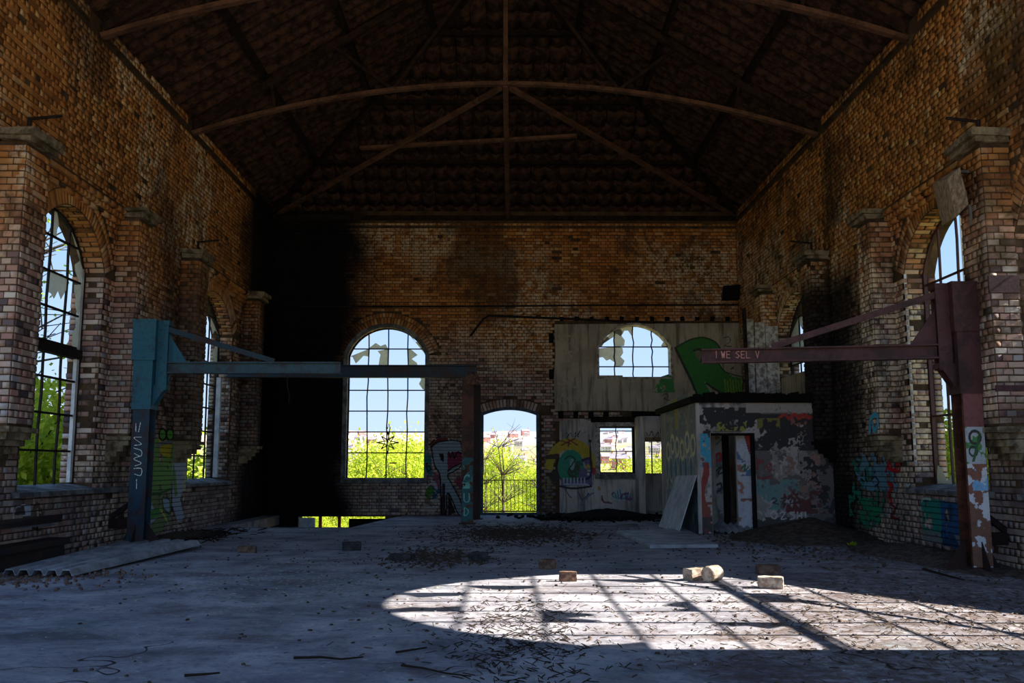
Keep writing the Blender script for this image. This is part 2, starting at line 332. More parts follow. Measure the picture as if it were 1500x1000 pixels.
# ------------------------------------------------------------------ bricks
CH = 0.078
class Bricks:
    """collects bricks; the 300 that show largest become objects, the rest one joined part"""
    def __init__(s): s.C = []; s.A = []; s.B = []; s.N = []; s.S = []; s.ok = []
    def add(s, C, A, B, N, L, H, D=.055, ok=True):
        n = len(C)
        if n == 0: return
        bc = lambda v: np.broadcast_to(np.asarray(v, float), (n, 3)).copy()
        s.C.append(np.asarray(C, float)); s.A.append(bc(A)); s.B.append(bc(B)); s.N.append(bc(N))
        s.S.append(np.stack([np.broadcast_to(L, n), np.broadcast_to(H, n), np.broadcast_to(D, n)], 1).astype(float))
        s.ok.append(np.broadcast_to(ok, n).astype(bool))
    def panel(s, O, U, N, u0, u1, z0, z1, keep=None, ok=None, miss=.012, proud=.012):
        """English bond on a vertical plane; O + U*u + z"""
        O = np.array(O, float); U = np.array(U, float); N = np.array(N, float)
        for k in range(int(math.floor(z0 / CH)), int(math.ceil(z1 / CH))):
            zc = (k + .5) * CH
            if zc - .03 < z0 or zc + .03 > z1: continue
            pitch = .235 if k % 2 else .1175; off = .0 if k % 2 else .0587
            j0 = math.floor((u0 - off) / pitch); j1 = math.ceil((u1 - off) / pitch)
            e = off + pitch * np.arange(j0, j1 + 1); a = np.clip(e[:-1], u0, u1); b = np.clip(e[1:], u0, u1)
            L = b - a - .010; c = (a + b) / 2; m = L > .03
            L, c = L[m], c[m]
            if keep is not None: m = keep(c, np.full(len(c), zc), L); L, c = L[m], c[m]
            m = RG.random(len(c)) > miss; L, c = L[m], c[m]
            P = O + np.outer(c, U) + np.array([0, 0, zc]) + np.outer(RG.normal(0, .003, len(c)) + proud, N)
            s.add(P, U, (0, 0, 1), N, L, CH - .011, ok=True if ok is None else ok(c, zc))
    def finish(s, parent, n_obj=300):
        C = np.concatenate(s.C); A = np.concatenate(s.A); B = np.concatenate(s.B); N = np.concatenate(s.N); Z = np.concatenate(s.S); ok = np.concatenate(s.ok)
        n = len(C)
        tilt = RG.normal(0, .012, n)
        A = A + N * tilt[:, None]; A /= np.linalg.norm(A, axis=1)[:, None]
        px, py, d = project(C); v = np.array([0, 0, EYE]) - C; v /= np.linalg.norm(v, axis=1)[:, None]
        face = (v * N).sum(1); area = Z[:, 0] * Z[:, 1] * face / d ** 2
        vis = ok & (face > 0) & (px > 4) & (px < 1496) & (py > 4) & (py < 996)
        area[~vis] = 0
        pick = np.argsort(-area)[:n_obj]; pick = pick[area[pick] > 0]
        m = np.ones(n, bool); m[pick] = False
        idx = np.where(m)[0]
        # joined rest: front face with a worn edge and four sides
        def corners(i):
            a = A[i] * (Z[i, 0:1] / 2); b = B[i] * (Z[i, 1:2] / 2); nn = N[i]
            out = []
            for sgn in ((-1, -1), (1, -1), (1, 1), (-1, 1)):
                out.append(C[i] + a * sgn[0] + b * sgn[1] - nn * Z[i, 2:3])
            for sgn in ((-1, -1), (1, -1), (1, 1), (-1, 1)):
                jt = RG.uniform(-.003, .002, (len(i), 3))
                out.append(C[i] + a * sgn[0] * .97 + b * sgn[1] * .93 + jt + nn * RG.uniform(-.004, .002, (len(i), 1)))
            return np.stack(out, 1)
        V = corners(idx).reshape(-1, 3)
        q = np.array([[4, 5, 6, 7], [0, 1, 5, 4], [1, 2, 6, 5], [2, 3, 7, 6], [3, 0, 4, 7]])
        Fq = (np.arange(len(idx))[:, None, None] * 8 + q[None]).reshape(-1, 4)
        o = np_mesh('brickwork', V, Fq, M['brick'], tint=np.repeat(RG.random(len(idx)), 8), parent=parent); o['kind'] = 'stuff'
        inv = parent.matrix_basis.inverted()
        for i in pick:
            me = BVAR[int(RG.integers(len(BVAR)))]
            ob = bpy.data.objects.new('brick', me); COL.objects.link(ob)
            mt = Matrix.Identity(4)
            bb = np.cross(N[i], A[i])
            for r_ in range(3):
                mt[r_][0] = A[i][r_] * Z[i, 0]; mt[r_][1] = bb[r_] * Z[i, 1]; mt[r_][2] = N[i][r_] * Z[i, 2]; mt[r_][3] = C[i][r_]
            ob.parent = parent; ob.matrix_parent_inverse = inv; ob.matrix_basis = mt
        return o
def brick_variant(k):
    rr = random.Random(k); j = lambda a: rr.uniform(-a, a)
    vs = [(-.5, -.5, -1), (.5, -.5, -1), (.5, .5, -1), (-.5, .5, -1)]
    vs += [(sx_ * .495 + j(.008), sy_ * .48 + j(.02), -.12 + j(.04)) for sx_, sy_ in ((-1, -1), (1, -1), (1, 1), (-1, 1))]
    vs += [(sx_ * .465 + j(.012), sy_ * .41 + j(.04), .03 + j(.05)) for sx_, sy_ in ((-1, -1), (1, -1), (1, 1), (-1, 1))]
    fs = [(3, 2, 1, 0), (8, 9, 10, 11)]
    for b in (0, 4):
        for i in range(4): fs.append((b + i, b + (i + 1) % 4, b + 4 + (i + 1) % 4, b + 4 + i))
    me = bpy.data.meshes.new('brick'); me.from_pydata(vs, [], fs); me.materials.append(M['brick'])
    a = me.attributes.new('tint', 'FLOAT', 'POINT'); a.data.foreach_set('value', [k * .13] * 12); return me
BVAR = [brick_variant(k) for k in range(8)]

class Arch:
    """arched opening: centre c, half width a, sill z0, spring zs, rise r"""
    def __init__(s, c, a, z0, zs, r):
        s.c, s.a, s.z0, s.zs, s.r = c, a, z0, zs, r
        s.R = (a * a + r * r) / (2 * r) if r > 0 else 0; s.zc = zs + r - s.R
        s.th = math.asin(min(1, a / s.R)) if r > 0 else 0
    def top(s, u):
        u = np.clip(np.abs(u - s.c), 0, s.a); return s.zc + np.sqrt(s.R ** 2 - u * u) if s.r > 0 else np.full(np.shape(u), s.zs)
    def loop(s, g=0.0, n=20):
        """outline, g = grow outwards"""
        a = s.a + g; pts = [(s.c - a, s.z0 - g), (s.c + a, s.z0 - g)]
        if s.r <= 0: return pts + [(s.c + a, s.zs + g), (s.c - a, s.zs + g)]
        R = s.R + g; th = math.asin(min(1, a / R))
        for i in range(n + 1):
            t = th - 2 * th * i / n; pts.append((s.c + R * math.sin(t), s.zc + R * math.cos(t)))
        return pts
    def blocks(s, u, z, L, ring=.0):
        """True where a brick centre may stand"""
        ins = (np.abs(u - s.c) < s.a + L / 2) & (z > s.z0 - .03) & (z < s.zs)
        rr = np.hypot(u - s.c, z - s.zc)
        up = (z >= s.zs - .02) & (rr < s.R + ring + .04) & (np.abs(u - s.c) < s.a + ring + .05) if s.r > 0 else (np.abs(u - s.c) < s.a + L / 2) & (z > s.z0 - .03) & (z < s.zs + ring)
        return ~(ins | up)
def voussoirs(B, A, P3, N, Vd, rings=(.225, .112), soffit=.33, ok=True):
    """P3(u,z)->3D on wall face, N out of the wall, Vd into the wall"""
    if A.r <= 0: return
    n = max(6, int(2 * A.th * A.R / .082))
    r0 = A.R
    for L in rings:
        m = max(6, int(2 * A.th * (r0 + L / 2) / .080))
        for i in range(m):
            t = -A.th + 2 * A.th * (i + .5) / m; u = A.c + math.sin(t) * (r0 + L / 2); z = A.zc + math.cos(t) * (r0 + L / 2)
            rad = P3(u + math.sin(t), z + math.cos(t)) - P3(u, z); tan = P3(u + math.cos(t), z - math.sin(t)) - P3(u, z)
            B.add([P3(u, z) + np.array(N) * .014], rad, tan, N, L - .01, .068, ok=ok)
        r0 += L
    for i in range(n):
        t = -A.th + 2 * A.th * (i + .5) / n; u = A.c + math.sin(t) * A.R; z = A.zc + math.cos(t) * A.R
        nin = P3(u - math.sin(t), z - math.cos(t)) - P3(u, z); tan = P3(u + math.cos(t), z - math.sin(t)) - P3(u, z)
        segs = [(0, .225), (.235, soffit)] if i % 2 else [(0, .11), (.12, soffit)]
        for a_, b_ in segs:
            if random.random() < .08: continue
            B.add([P3(u, z) + np.array(Vd) * (a_ + b_) / 2 + nin * (.010 + random.gauss(0, .004))], Vd, tan, nin, b_ - a_ - .012, .066, ok=ok)

# ------------------------------------------------------------------ layout constants
WX, YB, ZT, PX = 5.83, 23.0, 7.32, 5.50
YF = 0.4
THK = .46
SA = dict(W1=Arch(12.37, 1.03, .88, 3.95, .70), W2=Arch(18.6, 1.25, .88, 3.95, .70), W0=Arch(8.28, 2.17, .88, 3.75, 1.30))
BW = Arch(-2.935, .985, .86, 3.9, .72)
BD = Arch(.115, .69, .02, 2.45, .14)
BW2 = Arch(3.2, .93, 3.31, 4.1, .60)
BW3 = Arch(2.73, .43, 1.0, 2.14, 0)
BD2 = Arch(3.67, .27, .05, 1.82, 0)
PIERS = [(10.40, 10.95), (13.75, 14.25), (16.50, 17.05)]
PIERL = PIERS + [(20.60, 21.10)]
PIERR = PIERS + [(19.75, 20.25)]

# ------------------------------------------------------------------ side walls
def side_wall(sgn):
    name = 'wall_left' if sgn < 0 else 'wall_right'
    wins = [SA['W1'], SA['W2'], SA['W0']]  # the left W0 is an unseen opening, added to let in more skylight
    X = sgn * WX
    outline = [(YF, -3.2), (YB + THK, -3.2), (YB + THK, ZT + .22), (YF, ZT + .22)]
    b = MB().prism(outline, X, sgn * (WX + THK), 'X', [w.loop() for w in wins])
    wall = b.build(name, M['mortar']); wall['kind'] = 'structure'
    N = (-sgn, 0, 0); B = Bricks()
    piers = PIERL if sgn < 0 else PIERR
    def keep(u, z, L):
        m = np.ones(len(u), bool)
        for w in wins: m &= w.blocks(u, z, L, .34)
        for a, c in piers: m &= ~((u > a + .05) & (u < c - .05) & (z > 1.3) & (z < 5.0))
        return m
    def covered(u, z):
        o = np.ones(len(u), bool)
        if sgn > 0: o &= ~((u > 16.6) & (z < 2.4))
        for a, c in piers: o &= ~((u > c) & (u < c + .7) & (z > 1.3) & (z < 5.1))
        return o
    B.panel((X, 0, 0), (0, 1, 0), N, 9.2, YB, .0, ZT, keep, covered, miss=.02)
    P3 = lambda u, z: np.array([X, u, z])
    for w in wins:
        voussoirs(B, w, P3, N, (sgn, 0, 0), soffit=.29)
        # the far jamb faces the camera: staggered headers with gaps; the outer reveal beyond the frame
        B.panel((0, w.c + w.a, 0), (1, 0, 0), (0, -1, 0), min(X, X + sgn * .27), max(X, X + sgn * .27), w.z0, w.zs, miss=.16)
        B.panel((0, w.c + w.a - .02, 0), (1, 0, 0), (0, -1, 0), min(X + sgn * .34, X + sgn * THK), max(X + sgn * .34, X + sgn * THK), w.z0, w.zs, miss=.1)
        B.panel((0, w.c - w.a, 0), (1, 0, 0), (0, 1, 0), min(X, X + sgn * .27), max(X, X + sgn * .27), w.z0, w.zs, miss=.05)
    # piers with capital and corbel
    for i, (a, c) in enumerate(piers):
        x0, x1 = sorted((X, sgn * PX))
        p = MB().box(x0, x1, a, c, 1.55, 4.88).build('pier', M['mortar'], wall)
        B.panel((0, a, 0), (1, 0, 0), (0, -1, 0), x0, x1, 1.58, 4.86, miss=.01)
        B.panel((sgn * PX, 0, 0), (0, 1, 0), N, a, c, 1.58, 4.86, miss=.01)
        q = MB()
        # chipped capital of two stones, with a return
        q.box(sgn * (PX - .07) if sgn < 0 else X - .02, X + .02 if sgn < 0 else sgn * (PX - .07), a - .06, c + .06, 4.88, 4.95, .015)
        q.box(*sorted((sgn * (PX - .12), X)), a - .10, c + .10, 4.95, 5.03, .022)
        q.build('capital', M['stone'], wall)
        k = MB()
        for j in range(4):
            w_ = (.33, .26, .17, .08)[j]; k.box(*sorted((X, sgn * (WX - w_))), a + .0, c - .0, 1.55 - (j + 1) * .078, 1.55 - j * .078, .006)
        k.box(*sorted((X, sgn * (PX - .05))), a - .05, c + .05, 1.55, 1.61, .006)
        k.build('corbel', M['blackened' if sgn > 0 and i == 2 else 'stone'], wall)
        if i in (0, 2):
            h = MB(); h.tube([(sgn * (PX + .1), a + .2, 5.22), (sgn * (PX - .28), a + .2, 5.26)], .018, 6); h.tube([(sgn * (PX + .1), a + .2, 5.08), (sgn * (PX + .1), a + .2, 5.24)], .022, 6)
            h.build('iron_bracket', M['bar'], wall)
    # string courses between capitals over the windows, in stepped brick
    for a, c in ((10.95, 13.75), (17.05, 19.75 if sgn > 0 else 20.6)):
        for j, (pr, z0) in enumerate(((.05, 4.80), (.09, 4.878), (.13, 4.956))):
            MB().box(*sorted((X, sgn * (WX - pr + .012))), a, c, z0, z0 + .07).build('string_course', M['mortar'], wall)
            B.panel((sgn * (WX - pr), 0, 0), (0, 1, 0), N, a, c, z0 - z0 % CH, z0 - z0 % CH + CH, miss=.06)
    # wall head, broken into lengths
    y0 = 7.0
    for L_, hgt in ((5.6, .0), (4.0, .0), (6.3, .0)):
        MB().box(*sorted((sgn * (WX - .06), sgn * (WX + THK))), y0 + .25, y0 + L_ - .25, ZT, ZT + .16).build('wall_head', M['mortar'], wall)
        B.panel((sgn * (WX - .06), 0, 0), (0, 1, 0), N, y0 + .25, y0 + L_ - .25, 7.332, 7.49, miss=.03)
        y0 += L_
    B.finish(wall)
    # stone sills
    for w in wins:
        MB().prism([(sgn * (WX - .10), .80), (sgn * (WX - .10), .86), (sgn * (WX + .30), .93), (sgn * (WX + THK), .93), (sgn * (WX + THK), .80)], w.c - w.a - .12, w.c + w.a + .12, 'Y').build('window_sill', M['sill'], wall)
    return wall
wall_left = side_wall(-1); wall_right = side_wall(1)

# ------------------------------------------------------------------ back wall
outline = [(-WX, -3.2), (WX, -3.2), (WX, ZT + .24), (-WX, ZT + .24)]
pit_hole = [(-5.0, -2.2), (-2.9, -2.2), (-2.9, -.03), (-5.0, -.03)]
wall_back = MB().prism(outline, YB, YB + THK, 'Y', [w.loop() for w in (BW, BD, BW2, BW3, BD2)] + [pit_hole]).build('wall_back', M['mortar'])
wall_back['kind'] = 'structure'
B = Bricks()
def keep(u, z, L):
    m = np.ones(len(u), bool)
    for w in (BW, BD): m &= w.blocks(u, z, L, .34 if w is BW else .23)
    m &= ~((u > 1.18) & (z < 4.72) & ~((z > 2.28) & (z < 2.5) & (u < 2.9)))
    return m
B.panel((0, YB, 0), (1, 0, 0), (0, -1, 0), -WX, WX, .0, ZT, keep, lambda c, z: (np.abs(c) < 3.2) & (z > 1.0) & ((np.abs(c + .75) > .35) | (z > 3.4)) & ((z > 3.6) | (z < 2.9)), miss=.015)
P3b = lambda u, z: np.array([u, YB, z])
voussoirs(B, BW, P3b, (0, -1, 0), (0, 1, 0)); voussoirs(B, BD, P3b, (0, -1, 0), (0, 1, 0), rings=(.225,))
for w in (BW,):
    for s_ in (-1, 1):
        B.panel((w.c + s_ * w.a, YB, 0), (0, 1, 0), (-s_, 0, 0), 0, .28, w.z0, w.zs)
for j, (pr, z0) in enumerate(((.05, 7.02), (.10, 7.098))):
    MB().box(-WX, WX, YB - pr + .012, YB, z0, z0 + .07).build('string_course', M['mortar'], wall_back)
    B.panel((0, YB - pr, 0), (1, 0, 0), (0, -1, 0), -WX, WX, z0 - z0 % CH, z0 - z0 % CH + CH, ok=lambda c, z: False)
B.finish(wall_back)
MB().box(-WX, WX, YB - .05, YB + THK, ZT, ZT + .12).build('wall_head', M['timber'], wall_back)
MB().prism([(-3.98, .78), (-1.90, .78), (-1.90, .86), (-3.98, .86)], YB - .10, YB + .5, 'Y').build('window_sill', M['sill'], wall_back)
fr = Arch(-2.935, .985, .86, 3.9, .72)
MB().prism(fr.loop(.075), YB - .02, YB + .10, 'Y', [fr.loop(-.03)]).build('window_surround', M['sill'], wall_back)
MB().prism(BD.loop(.03), YB - .03, YB + .08, 'Y', [BD.loop(-.045)]).build('door_frame', M['blueframe'], wall_back)
MB().box(-.62, .86, YB - .02, YB + THK + .25, -.2, .03).build('threshold', M['sill'], wall_back)
# cement render over the right end, with an arched hole of its own
sl = [(1.22, 2.52), (1.20, 3.3), (1.24, 3.9), (1.22, 4.66), (WX, 4.70), (WX, 2.55), (4.0, 2.5), (2.6, 2.53)]
render_slab = MB().prism(sl, YB - .09, YB + .02, 'Y', [BW2.loop()]).build('render_coat', M['render_'], wall_back)
MB().prism(BW2.loop(.0), YB - .115, YB + .3, 'Y', [BW2.loop(-.045)]).build('window_surround', M['white'], wall_back)
MB().box(2.31, 2.9, YB - .02, YB + .3, 3.31, 3.40).build('window_ledge', M['render_'], wall_back)
low = [(1.32, .0), (1.33, 2.28), (1.9, 2.33), (2.15, 2.26), (WX, 2.28), (WX, 0)]
MB().prism(low, YB - .05, YB + .02, 'Y', [BW3.loop(), BD2.loop()]).build('plaster_coat', M['plaster'], wall_back)
# window 3 surround and sill, lintel
MB().prism(BW3.loop(.10), YB - .10, YB + .25, 'Y', [BW3.loop(0)]).build('window_surround', M['white'], wall_back)
MB().box(2.18, 3.20, YB - .16, YB - .05, .88, .99).build('window_sill', M['sill'], wall_back)
MB().box(2.10, 3.30, YB - .12, YB + .02, 2.24, 2.38).build('lintel', M['timber'], wall_back)
# joist holes, in two rows, their shade put in as black boxes
jb = MB()
for i in range(4): jb.box(1.30 + i * .37, 1.42 + i * .37, YB - .055, YB + .01, 2.34, 2.50, .01)
for i in range(12): jb.box(1.35 + i * .375, 1.45 + i * .375, YB - .075, YB + .01, 4.76, 4.86, .01)
jb.box(1.08, 1.20, YB - .02, YB + .01, 4.2, 4.45); jb.box(1.08, 1.20, YB - .02, YB + .01, 3.3, 3.55)
o = jb.build('joist_hole_shade', M['blackened'], wall_back); o['kind'] = 'stuff'
# charred beam ends above the small window
k = MB().box(3.1, 4.4, YB - .35, YB - .06, 2.34, 2.5, .02).build('charred_beam', M['blackened'], wall_back)
# dark iron lug boxes and the high fixing at the right
MB().box(5.42, 5.8, YB - .28, YB - .02, 5.28, 5.62, .02).build('vent_box', M['blackened'], wall_back)
# conduit along the wall with a broken leg hanging
tb = MB(); p_ = lambda x, y: at(x, y, Y=YB - .06)
tb.tube([p_(440, 449), p_(640, 449), p_(860, 447), p_(1082, 446)], .022, 6)
tb.build('conduit', M['bar'], wall_back)
MB().tube([p_(988, 474), p_(860, 468), p_(716, 462), p_(708, 467), p_(689, 492)], .03, 6).build('bent_pipe', M['bar'], wall_back)

# ------------------------------------------------------------------ windows
def window(idx, A, P, depth, mat, cols, zbars, axis_w, panes=(), missing=(), transom=None, parent=None, bw=.028, bend=True, bh=None):
    bh = bh or bw
    """P(u, z) -> point on the glazing plane"""
    rnd = random.Random(idx)
    W_ = empty('window_%d' % idx, P(A.c, A.z0), kind='structure')
    pts = A.loop(-.01, 24); f = MB()
    for i in range(len(pts)): f.bar(P(*pts[i]), P(*pts[(i + 1) % len(pts)]), .05, .05)
    f.build('frame', mat, W_)
    us = [A.c - A.a + 2 * A.a * k / cols for k in range(1, cols)]
    for u in us:
        zt = float(A.top(np.array(u))) if A.r > 0 else A.zs
        n = 9; path = []
        for i in range(n + 1):
            z = A.z0 + (zt - A.z0) * i / n; path.append(P(u + (rnd.uniform(-.02, .02) if bend and 0 < i < n else 0), z))
        g = MB()
        for i in range(n): g.bar(path[i], path[i + 1], bw, bw)
        g.build('glazing_bar', mat, W_)
    for z in zbars:
        half = A.a if z <= A.zs else math.sqrt(max(.01, A.R ** 2 - (z - A.zc) ** 2))
        MB().bar(P(A.c - half, z), P(A.c + half, z), bh, bh).build('glazing_bar', mat, W_)
    if transom:
        MB().bar(P(A.c - A.a, transom), P(A.c + A.a, transom), *((.12, .13) if idx < 5 else (.05, .06))).build('transom', mat, W_)
    zs_ = [A.z0] + sorted(zbars) + [A.zs + A.r]; ul = [A.c - A.a] + us + [A.c + A.a]
    for (ci, ri, shp) in panes:
        if ci + 1 >= len(ul) or ri + 1 >= len(zs_): continue
        u0, u1, z0, z1 = ul[ci], ul[ci + 1], zs_[ri], zs_[ri + 1]
        cu, cz = (u0 + u1) / 2, (z0 + z1) / 2
        if shp == 'full': poly = [(u0, z0), (u1, z0), (u1, z1), (u0, z1)]
        else:
            # a shard still held along some edges
            rs = [rnd.uniform(.15, .8) for _ in range(7)]
            if shp == 'top': poly = [(u0, z1), (u0, z1 - (z1 - z0) * rs[0])] + [(u0 + (u1 - u0) * t, z1 - (z1 - z0) * (rs[int(t * 5)] * .8 + .12)) for t in (.18, .36, .55, .74)] + [(u1, z1 - (z1 - z0) * rs[5]), (u1, z1)]
            elif shp == 'side': poly = [(u1, z0), (u1, z1)] + [(u1 - (u1 - u0) * (rs[int(t * 5)] * .6 + .1), z1 + (z0 - z1) * t) for t in (.1, .3, .5, .7, .95)]
            elif shp == 'left': poly = [(u0, z1), (u0, z0)] + [(u0 + (u1 - u0) * (rs[int(t * 5)] * .6 + .1), z0 + (z1 - z0) * t) for t in (.05, .3, .5, .7, .95)]
            else: poly = [(u0, z0)] + [(u0 + (u1 - u0) * t, z0 + (z1 - z0) * rs[int(t * 5)] * .5) for t in (.1, .35, .6, .85)] + [(u1, z0)]
        if A.r > 0: poly = [(u, min(z, float(A.top(np.array(u))) - .01)) for u, z in poly]
        g = MB(); n_ = len(poly); a_ = [Vector(P(*p)) for p in poly]
        nn = Vector(P(A.c + 1, A.z0 + 0)) - Vector(P(A.c, A.z0)); nv = nn.cross(Vector((0, 0, 1))).normalized() * .004
        tr = tessellate_polygon([[Vector((u, z, 0)) for u, z in poly]])
        g.add([p + nv for p in a_] + [p - nv for p in a_], [tuple(t) for t in tr] + [tuple(i + n_ for i in t[::-1]) for t in tr] + [(i, (i + 1) % n_, (i + 1) % n_ + n_, i + n_) for i in range(n_)])
        g.build('pane', M['glass'], W_)
    return W_
XG = WX + .30
zb = [1.38, 1.88, 2.36, 2.84, 3.30, 3.78, 4.26]
window(1, SA['W1'], lambda u, z: (-XG, u, z), 0, M['bar'], 4, zb, 'Y', [(3, 7, 'top'), (2, 7, 'left'), (3, 6, 'side'), (2, 5, 'top'), (3, 5, 'side'), (3, 4, 'side'), (1, 5, 'left')], transom=2.75)
window(2, SA['W2'], lambda u, z: (-XG, u, z), 0, M['bar'], 4, zb, 'Y', [(3, 6, 'top'), (3, 5, 'side')])
window(3, SA['W1'], lambda u, z: (XG, u, z), 0, M['purple'], 4, zb[1::2], 'Y', [(3, 0, 'bottom')])
window(4, SA['W2'], lambda u, z: (XG, u, z), 0, M['bar'], 4, zb, 'Y', [(2, 6, 'top'), (3, 6, 'full'), (3, 5, 'full'), (2, 5, 'full')])
window(5, SA['W0'], lambda u, z: (XG, u, z), 0, M['bar'], 8, [1.33, 1.78, 2.23, 2.68, 3.13, 3.58, 4.03, 4.48], 'Y', [(1, 8, 'top'), (3, 8, 'left'), (5, 7, 'side'), (2, 6, 'top'), (6, 5, 'side'), (2, 8, 'top'), (4, 8, 'side'), (0, 6, 'left'), (3, 5, 'bottom'), (1, 4, 'side'), (4, 3, 'top')], transom=2.75, bw=.045, bh=.020)
MB().bar((XG + .03, 6.35, 1.58), (XG + .03, 10.3, 3.38), .035, .05).build('shadow_rod', M['bar'], bpy.data.objects['window_5'])  # added bar, there to cast the diagonal shadow over the sun patch
o = MB().prism([(7.3, -2.4), (7.3, 1.62), (11.2, 3.48), (11.2, -2.4)], WX + THK + .35, WX + THK + .6, 'X').build('wall_ramp_shade', M['render_']); o['kind'] = 'structure'  # added outside, sloped to shade the far right of the sun patch
window(6, BW, lambda u, z: (u, YB + .32, z), 0, M['bar'], 4, [float(at(560, y, Y=YB + .32)[2]) for y in (663, 632.5, 602, 571.5, 540, 511)], 'X',
       [(3, 6, 'top'), (0, 5, 'top'), (1, 5, 'side'), (3, 4, 'side'), (1, 6, 'bottom'), (3, 5, 'left')])
window(7, BW2, lambda u, z: (u, YB + .2, z), 0, M['bar'], 4, [float(at(930, y, Y=YB + .2)[2]) for y in (537, 508)], 'X',
       [(0, 2, 'top'), (1, 2, 'top'), (3, 2, 'side'), (0, 1, 'top'), (0, 2, 'left'), (1, 1, 'left'), (1, 2, 'left')])
window(8, BW3, lambda u, z: (u, YB + .12, z), 0, M['bar'], 2, [float(at(905, y, Y=YB + .1)[2]) for y in (661, 631)], 'X', [], bw=.022)
# the small back door: meshed light above a slatted panel
d2 = empty('door_2', (3.67, YB + .1, .05), kind='structure')
f = MB()
for x in (3.41, 3.93): f.bar((x, YB + .08, .05), (x, YB + .08, 1.82), .05, .06)
for z in (.08, .98, 1.80): f.bar((3.41, YB + .08, z), (3.93, YB + .08, z), .06, .05)
f.build('frame', M['white'], d2)
for i in range(9): MB().box(3.435 + i * .053, 3.435 + i * .053 + .046, YB + .06, YB + .09, .1, .97).build('slat', M['plaster'], d2)
MB().box(3.42, 3.92, YB + .095, YB + .12, .06, .98).build('panel', M['timber'], d2)
g = MB()
for i in range(14): g.bar((3.44 + i * .036, YB + .1, 1.0), (3.44 + i * .036, YB + .1, 1.8), .006)
for i in range(7): g.bar((3.42, YB + .1, 1.05 + i * .12), (3.92, YB + .1, 1.05 + i * .12), .006)
g.bar((3.6, YB + .1, 1.0), (3.6, YB + .1, 1.8), .022); g.build('wire_mesh', M['bar'], d2)
# plastered return beside it
wj = MB(); wj.prism([(3.16, 22.30), (3.30, 22.22), (3.33, 22.95), (3.16, 22.95)], 0, 2.35, 'Z'); o = wj.build('wall_back_return', M['plaster']); o['kind'] = 'structure'
o = MB().box(3.30, 4.05, 22.3, 22.42, 1.86, 2.36).build('wall_back_overdoor', M['plaster']); o['kind'] = 'structure'

# ------------------------------------------------------------------ floor with the pit
pit = [(-5.45, 18.35), (-3.0, 18.35), (-2.46, 23.012), (-5.45, 23.012)]
fl = MB().prism([(-WX - .05, YF), (WX + .05, YF), (WX + .05, YB + .02), (-2.46, YB + .02), (-3.0, 18.35), (-5.45, 18.35), (-5.45, YB + .02), (-WX - .05, YB + .02)], -.22, 0, 'Z').build('floor', M['floor'])
fl['kind'] = 'structure'
o = MB().box(-WX, WX, 12, YB, -3.2, -3.1).build('floor_basement', M['floor']); o['kind'] = 'structure'
o = MB().box(-WX, WX, 11.9, 12, -3.2, -.23).build('wall_basement', M['mortar']); o['kind'] = 'structure'
MB().box(-5.5, -3.0, 18.25, 18.34, -.22, .012).build('pit_kerb', M['sill'], fl)
b = empty('window_9', (-4, YB + .1, -2.2), kind='structure')
for x in (-4.48, -4.02): MB().box(x - .035, x + .035, YB + .05, YB + .12, -2.2, -.03).build('frame_post', M['orange'], b)
MB().box(-4.98, -4.60, YB + .02, YB + .06, -2.2, -.06).build('shutter', M['greywood'], b)
MB().box(-3.78, -2.9, YB + .02, YB + .06, -2.2, -.085).build('shutter', M['blackened'], b)

# ------------------------------------------------------------------ roof: eaves at the wall heads, hipped over the back end
TAN = math.tan(math.radians(31)); ZE = 7.52; XE = WX + .35
YHIP = YB + .35 - XE
ceil = empty('ceiling', (0, 10, ZE), kind='structure')
zr = ZE + XE * TAN
for nm, vs in (('roof_board', [(-XE, YF, ZE), (0, YF, zr), (0, YHIP, zr), (-XE, YB + .35, ZE)]), ('roof_board', [(XE, YF, ZE), (0, YF, zr), (0, YHIP, zr), (XE, YB + .35, ZE)]),
               ('roof_board', [(-XE, YB + .35, ZE), (XE, YB + .35, ZE), (0, YHIP, zr)])):
    top = [(x, y, z + .12) for x, y, z in vs]; n = len(vs)
    MB().add([(x, y, z + .06) for x, y, z in vs] + top, [tuple(range(n))[::-1], tuple(range(n, 2 * n))] + [(i, (i + 1) % n, (i + 1) % n + n, i + n) for i in range(n)]).build(nm, M['blackened'], ceil)
# tiles: each a shallow roll, hung in courses; seen from below
def tile_mesh():
    vs = []; n = 6
    for k, y in enumerate((0.0, 1.0)):
        for i in range(n + 1):
            a = math.pi * i / n; vs.append((-.5 + i / n, y, -.62 * math.sin(a) + (.10 if k else 0)))
    for k in range(2):
        for i in range(n + 1): v = vs[k * (n + 1) + i]; vs.append((v[0], v[1], v[2] + .10))
    fs = []; m = n + 1
    for i in range(n): fs += [(i, i + 1, m + i + 1, m + i), (2 * m + i, 3 * m + i, 3 * m + i + 1, 2 * m + i + 1), (i, 2 * m + i, 2 * m + i + 1, i + 1), (m + i, m + i + 1, 3 * m + i + 1, 3 * m + i)]
    return vs, fs
TV, TF = tile_mesh(); TV = np.array(TV)
tile_me = bpy.data.meshes.new('roof_tile'); tile_me.from_pydata([tuple(v) for v in TV], [], TF); tile_me.materials.append(M['tile'])
tiles = []
PW, PL = .34, .42
cs = math.cos(math.atan(TAN)); sn = math.sin(math.atan(TAN))
nrow = int(XE / cs / PL)
for sgn in (-1, 1):
    for j in range(int((YB - 8.5) / PW)):
        y = 8.6 + j * PW
        for r in range(nrow + 1):
            s0 = r * PL; x = XE - s0 * cs
            if y > YHIP + x: continue
            if x < .1: continue
            A_ = np.array([0, 1, 0]); Bv = np.array([-sgn * cs, 0, sn]); Nv = np.array([sgn * sn, 0, cs])
            tiles.append((np.array([sgn * x, y, ZE + s0 * sn]), A_, Bv, Nv))
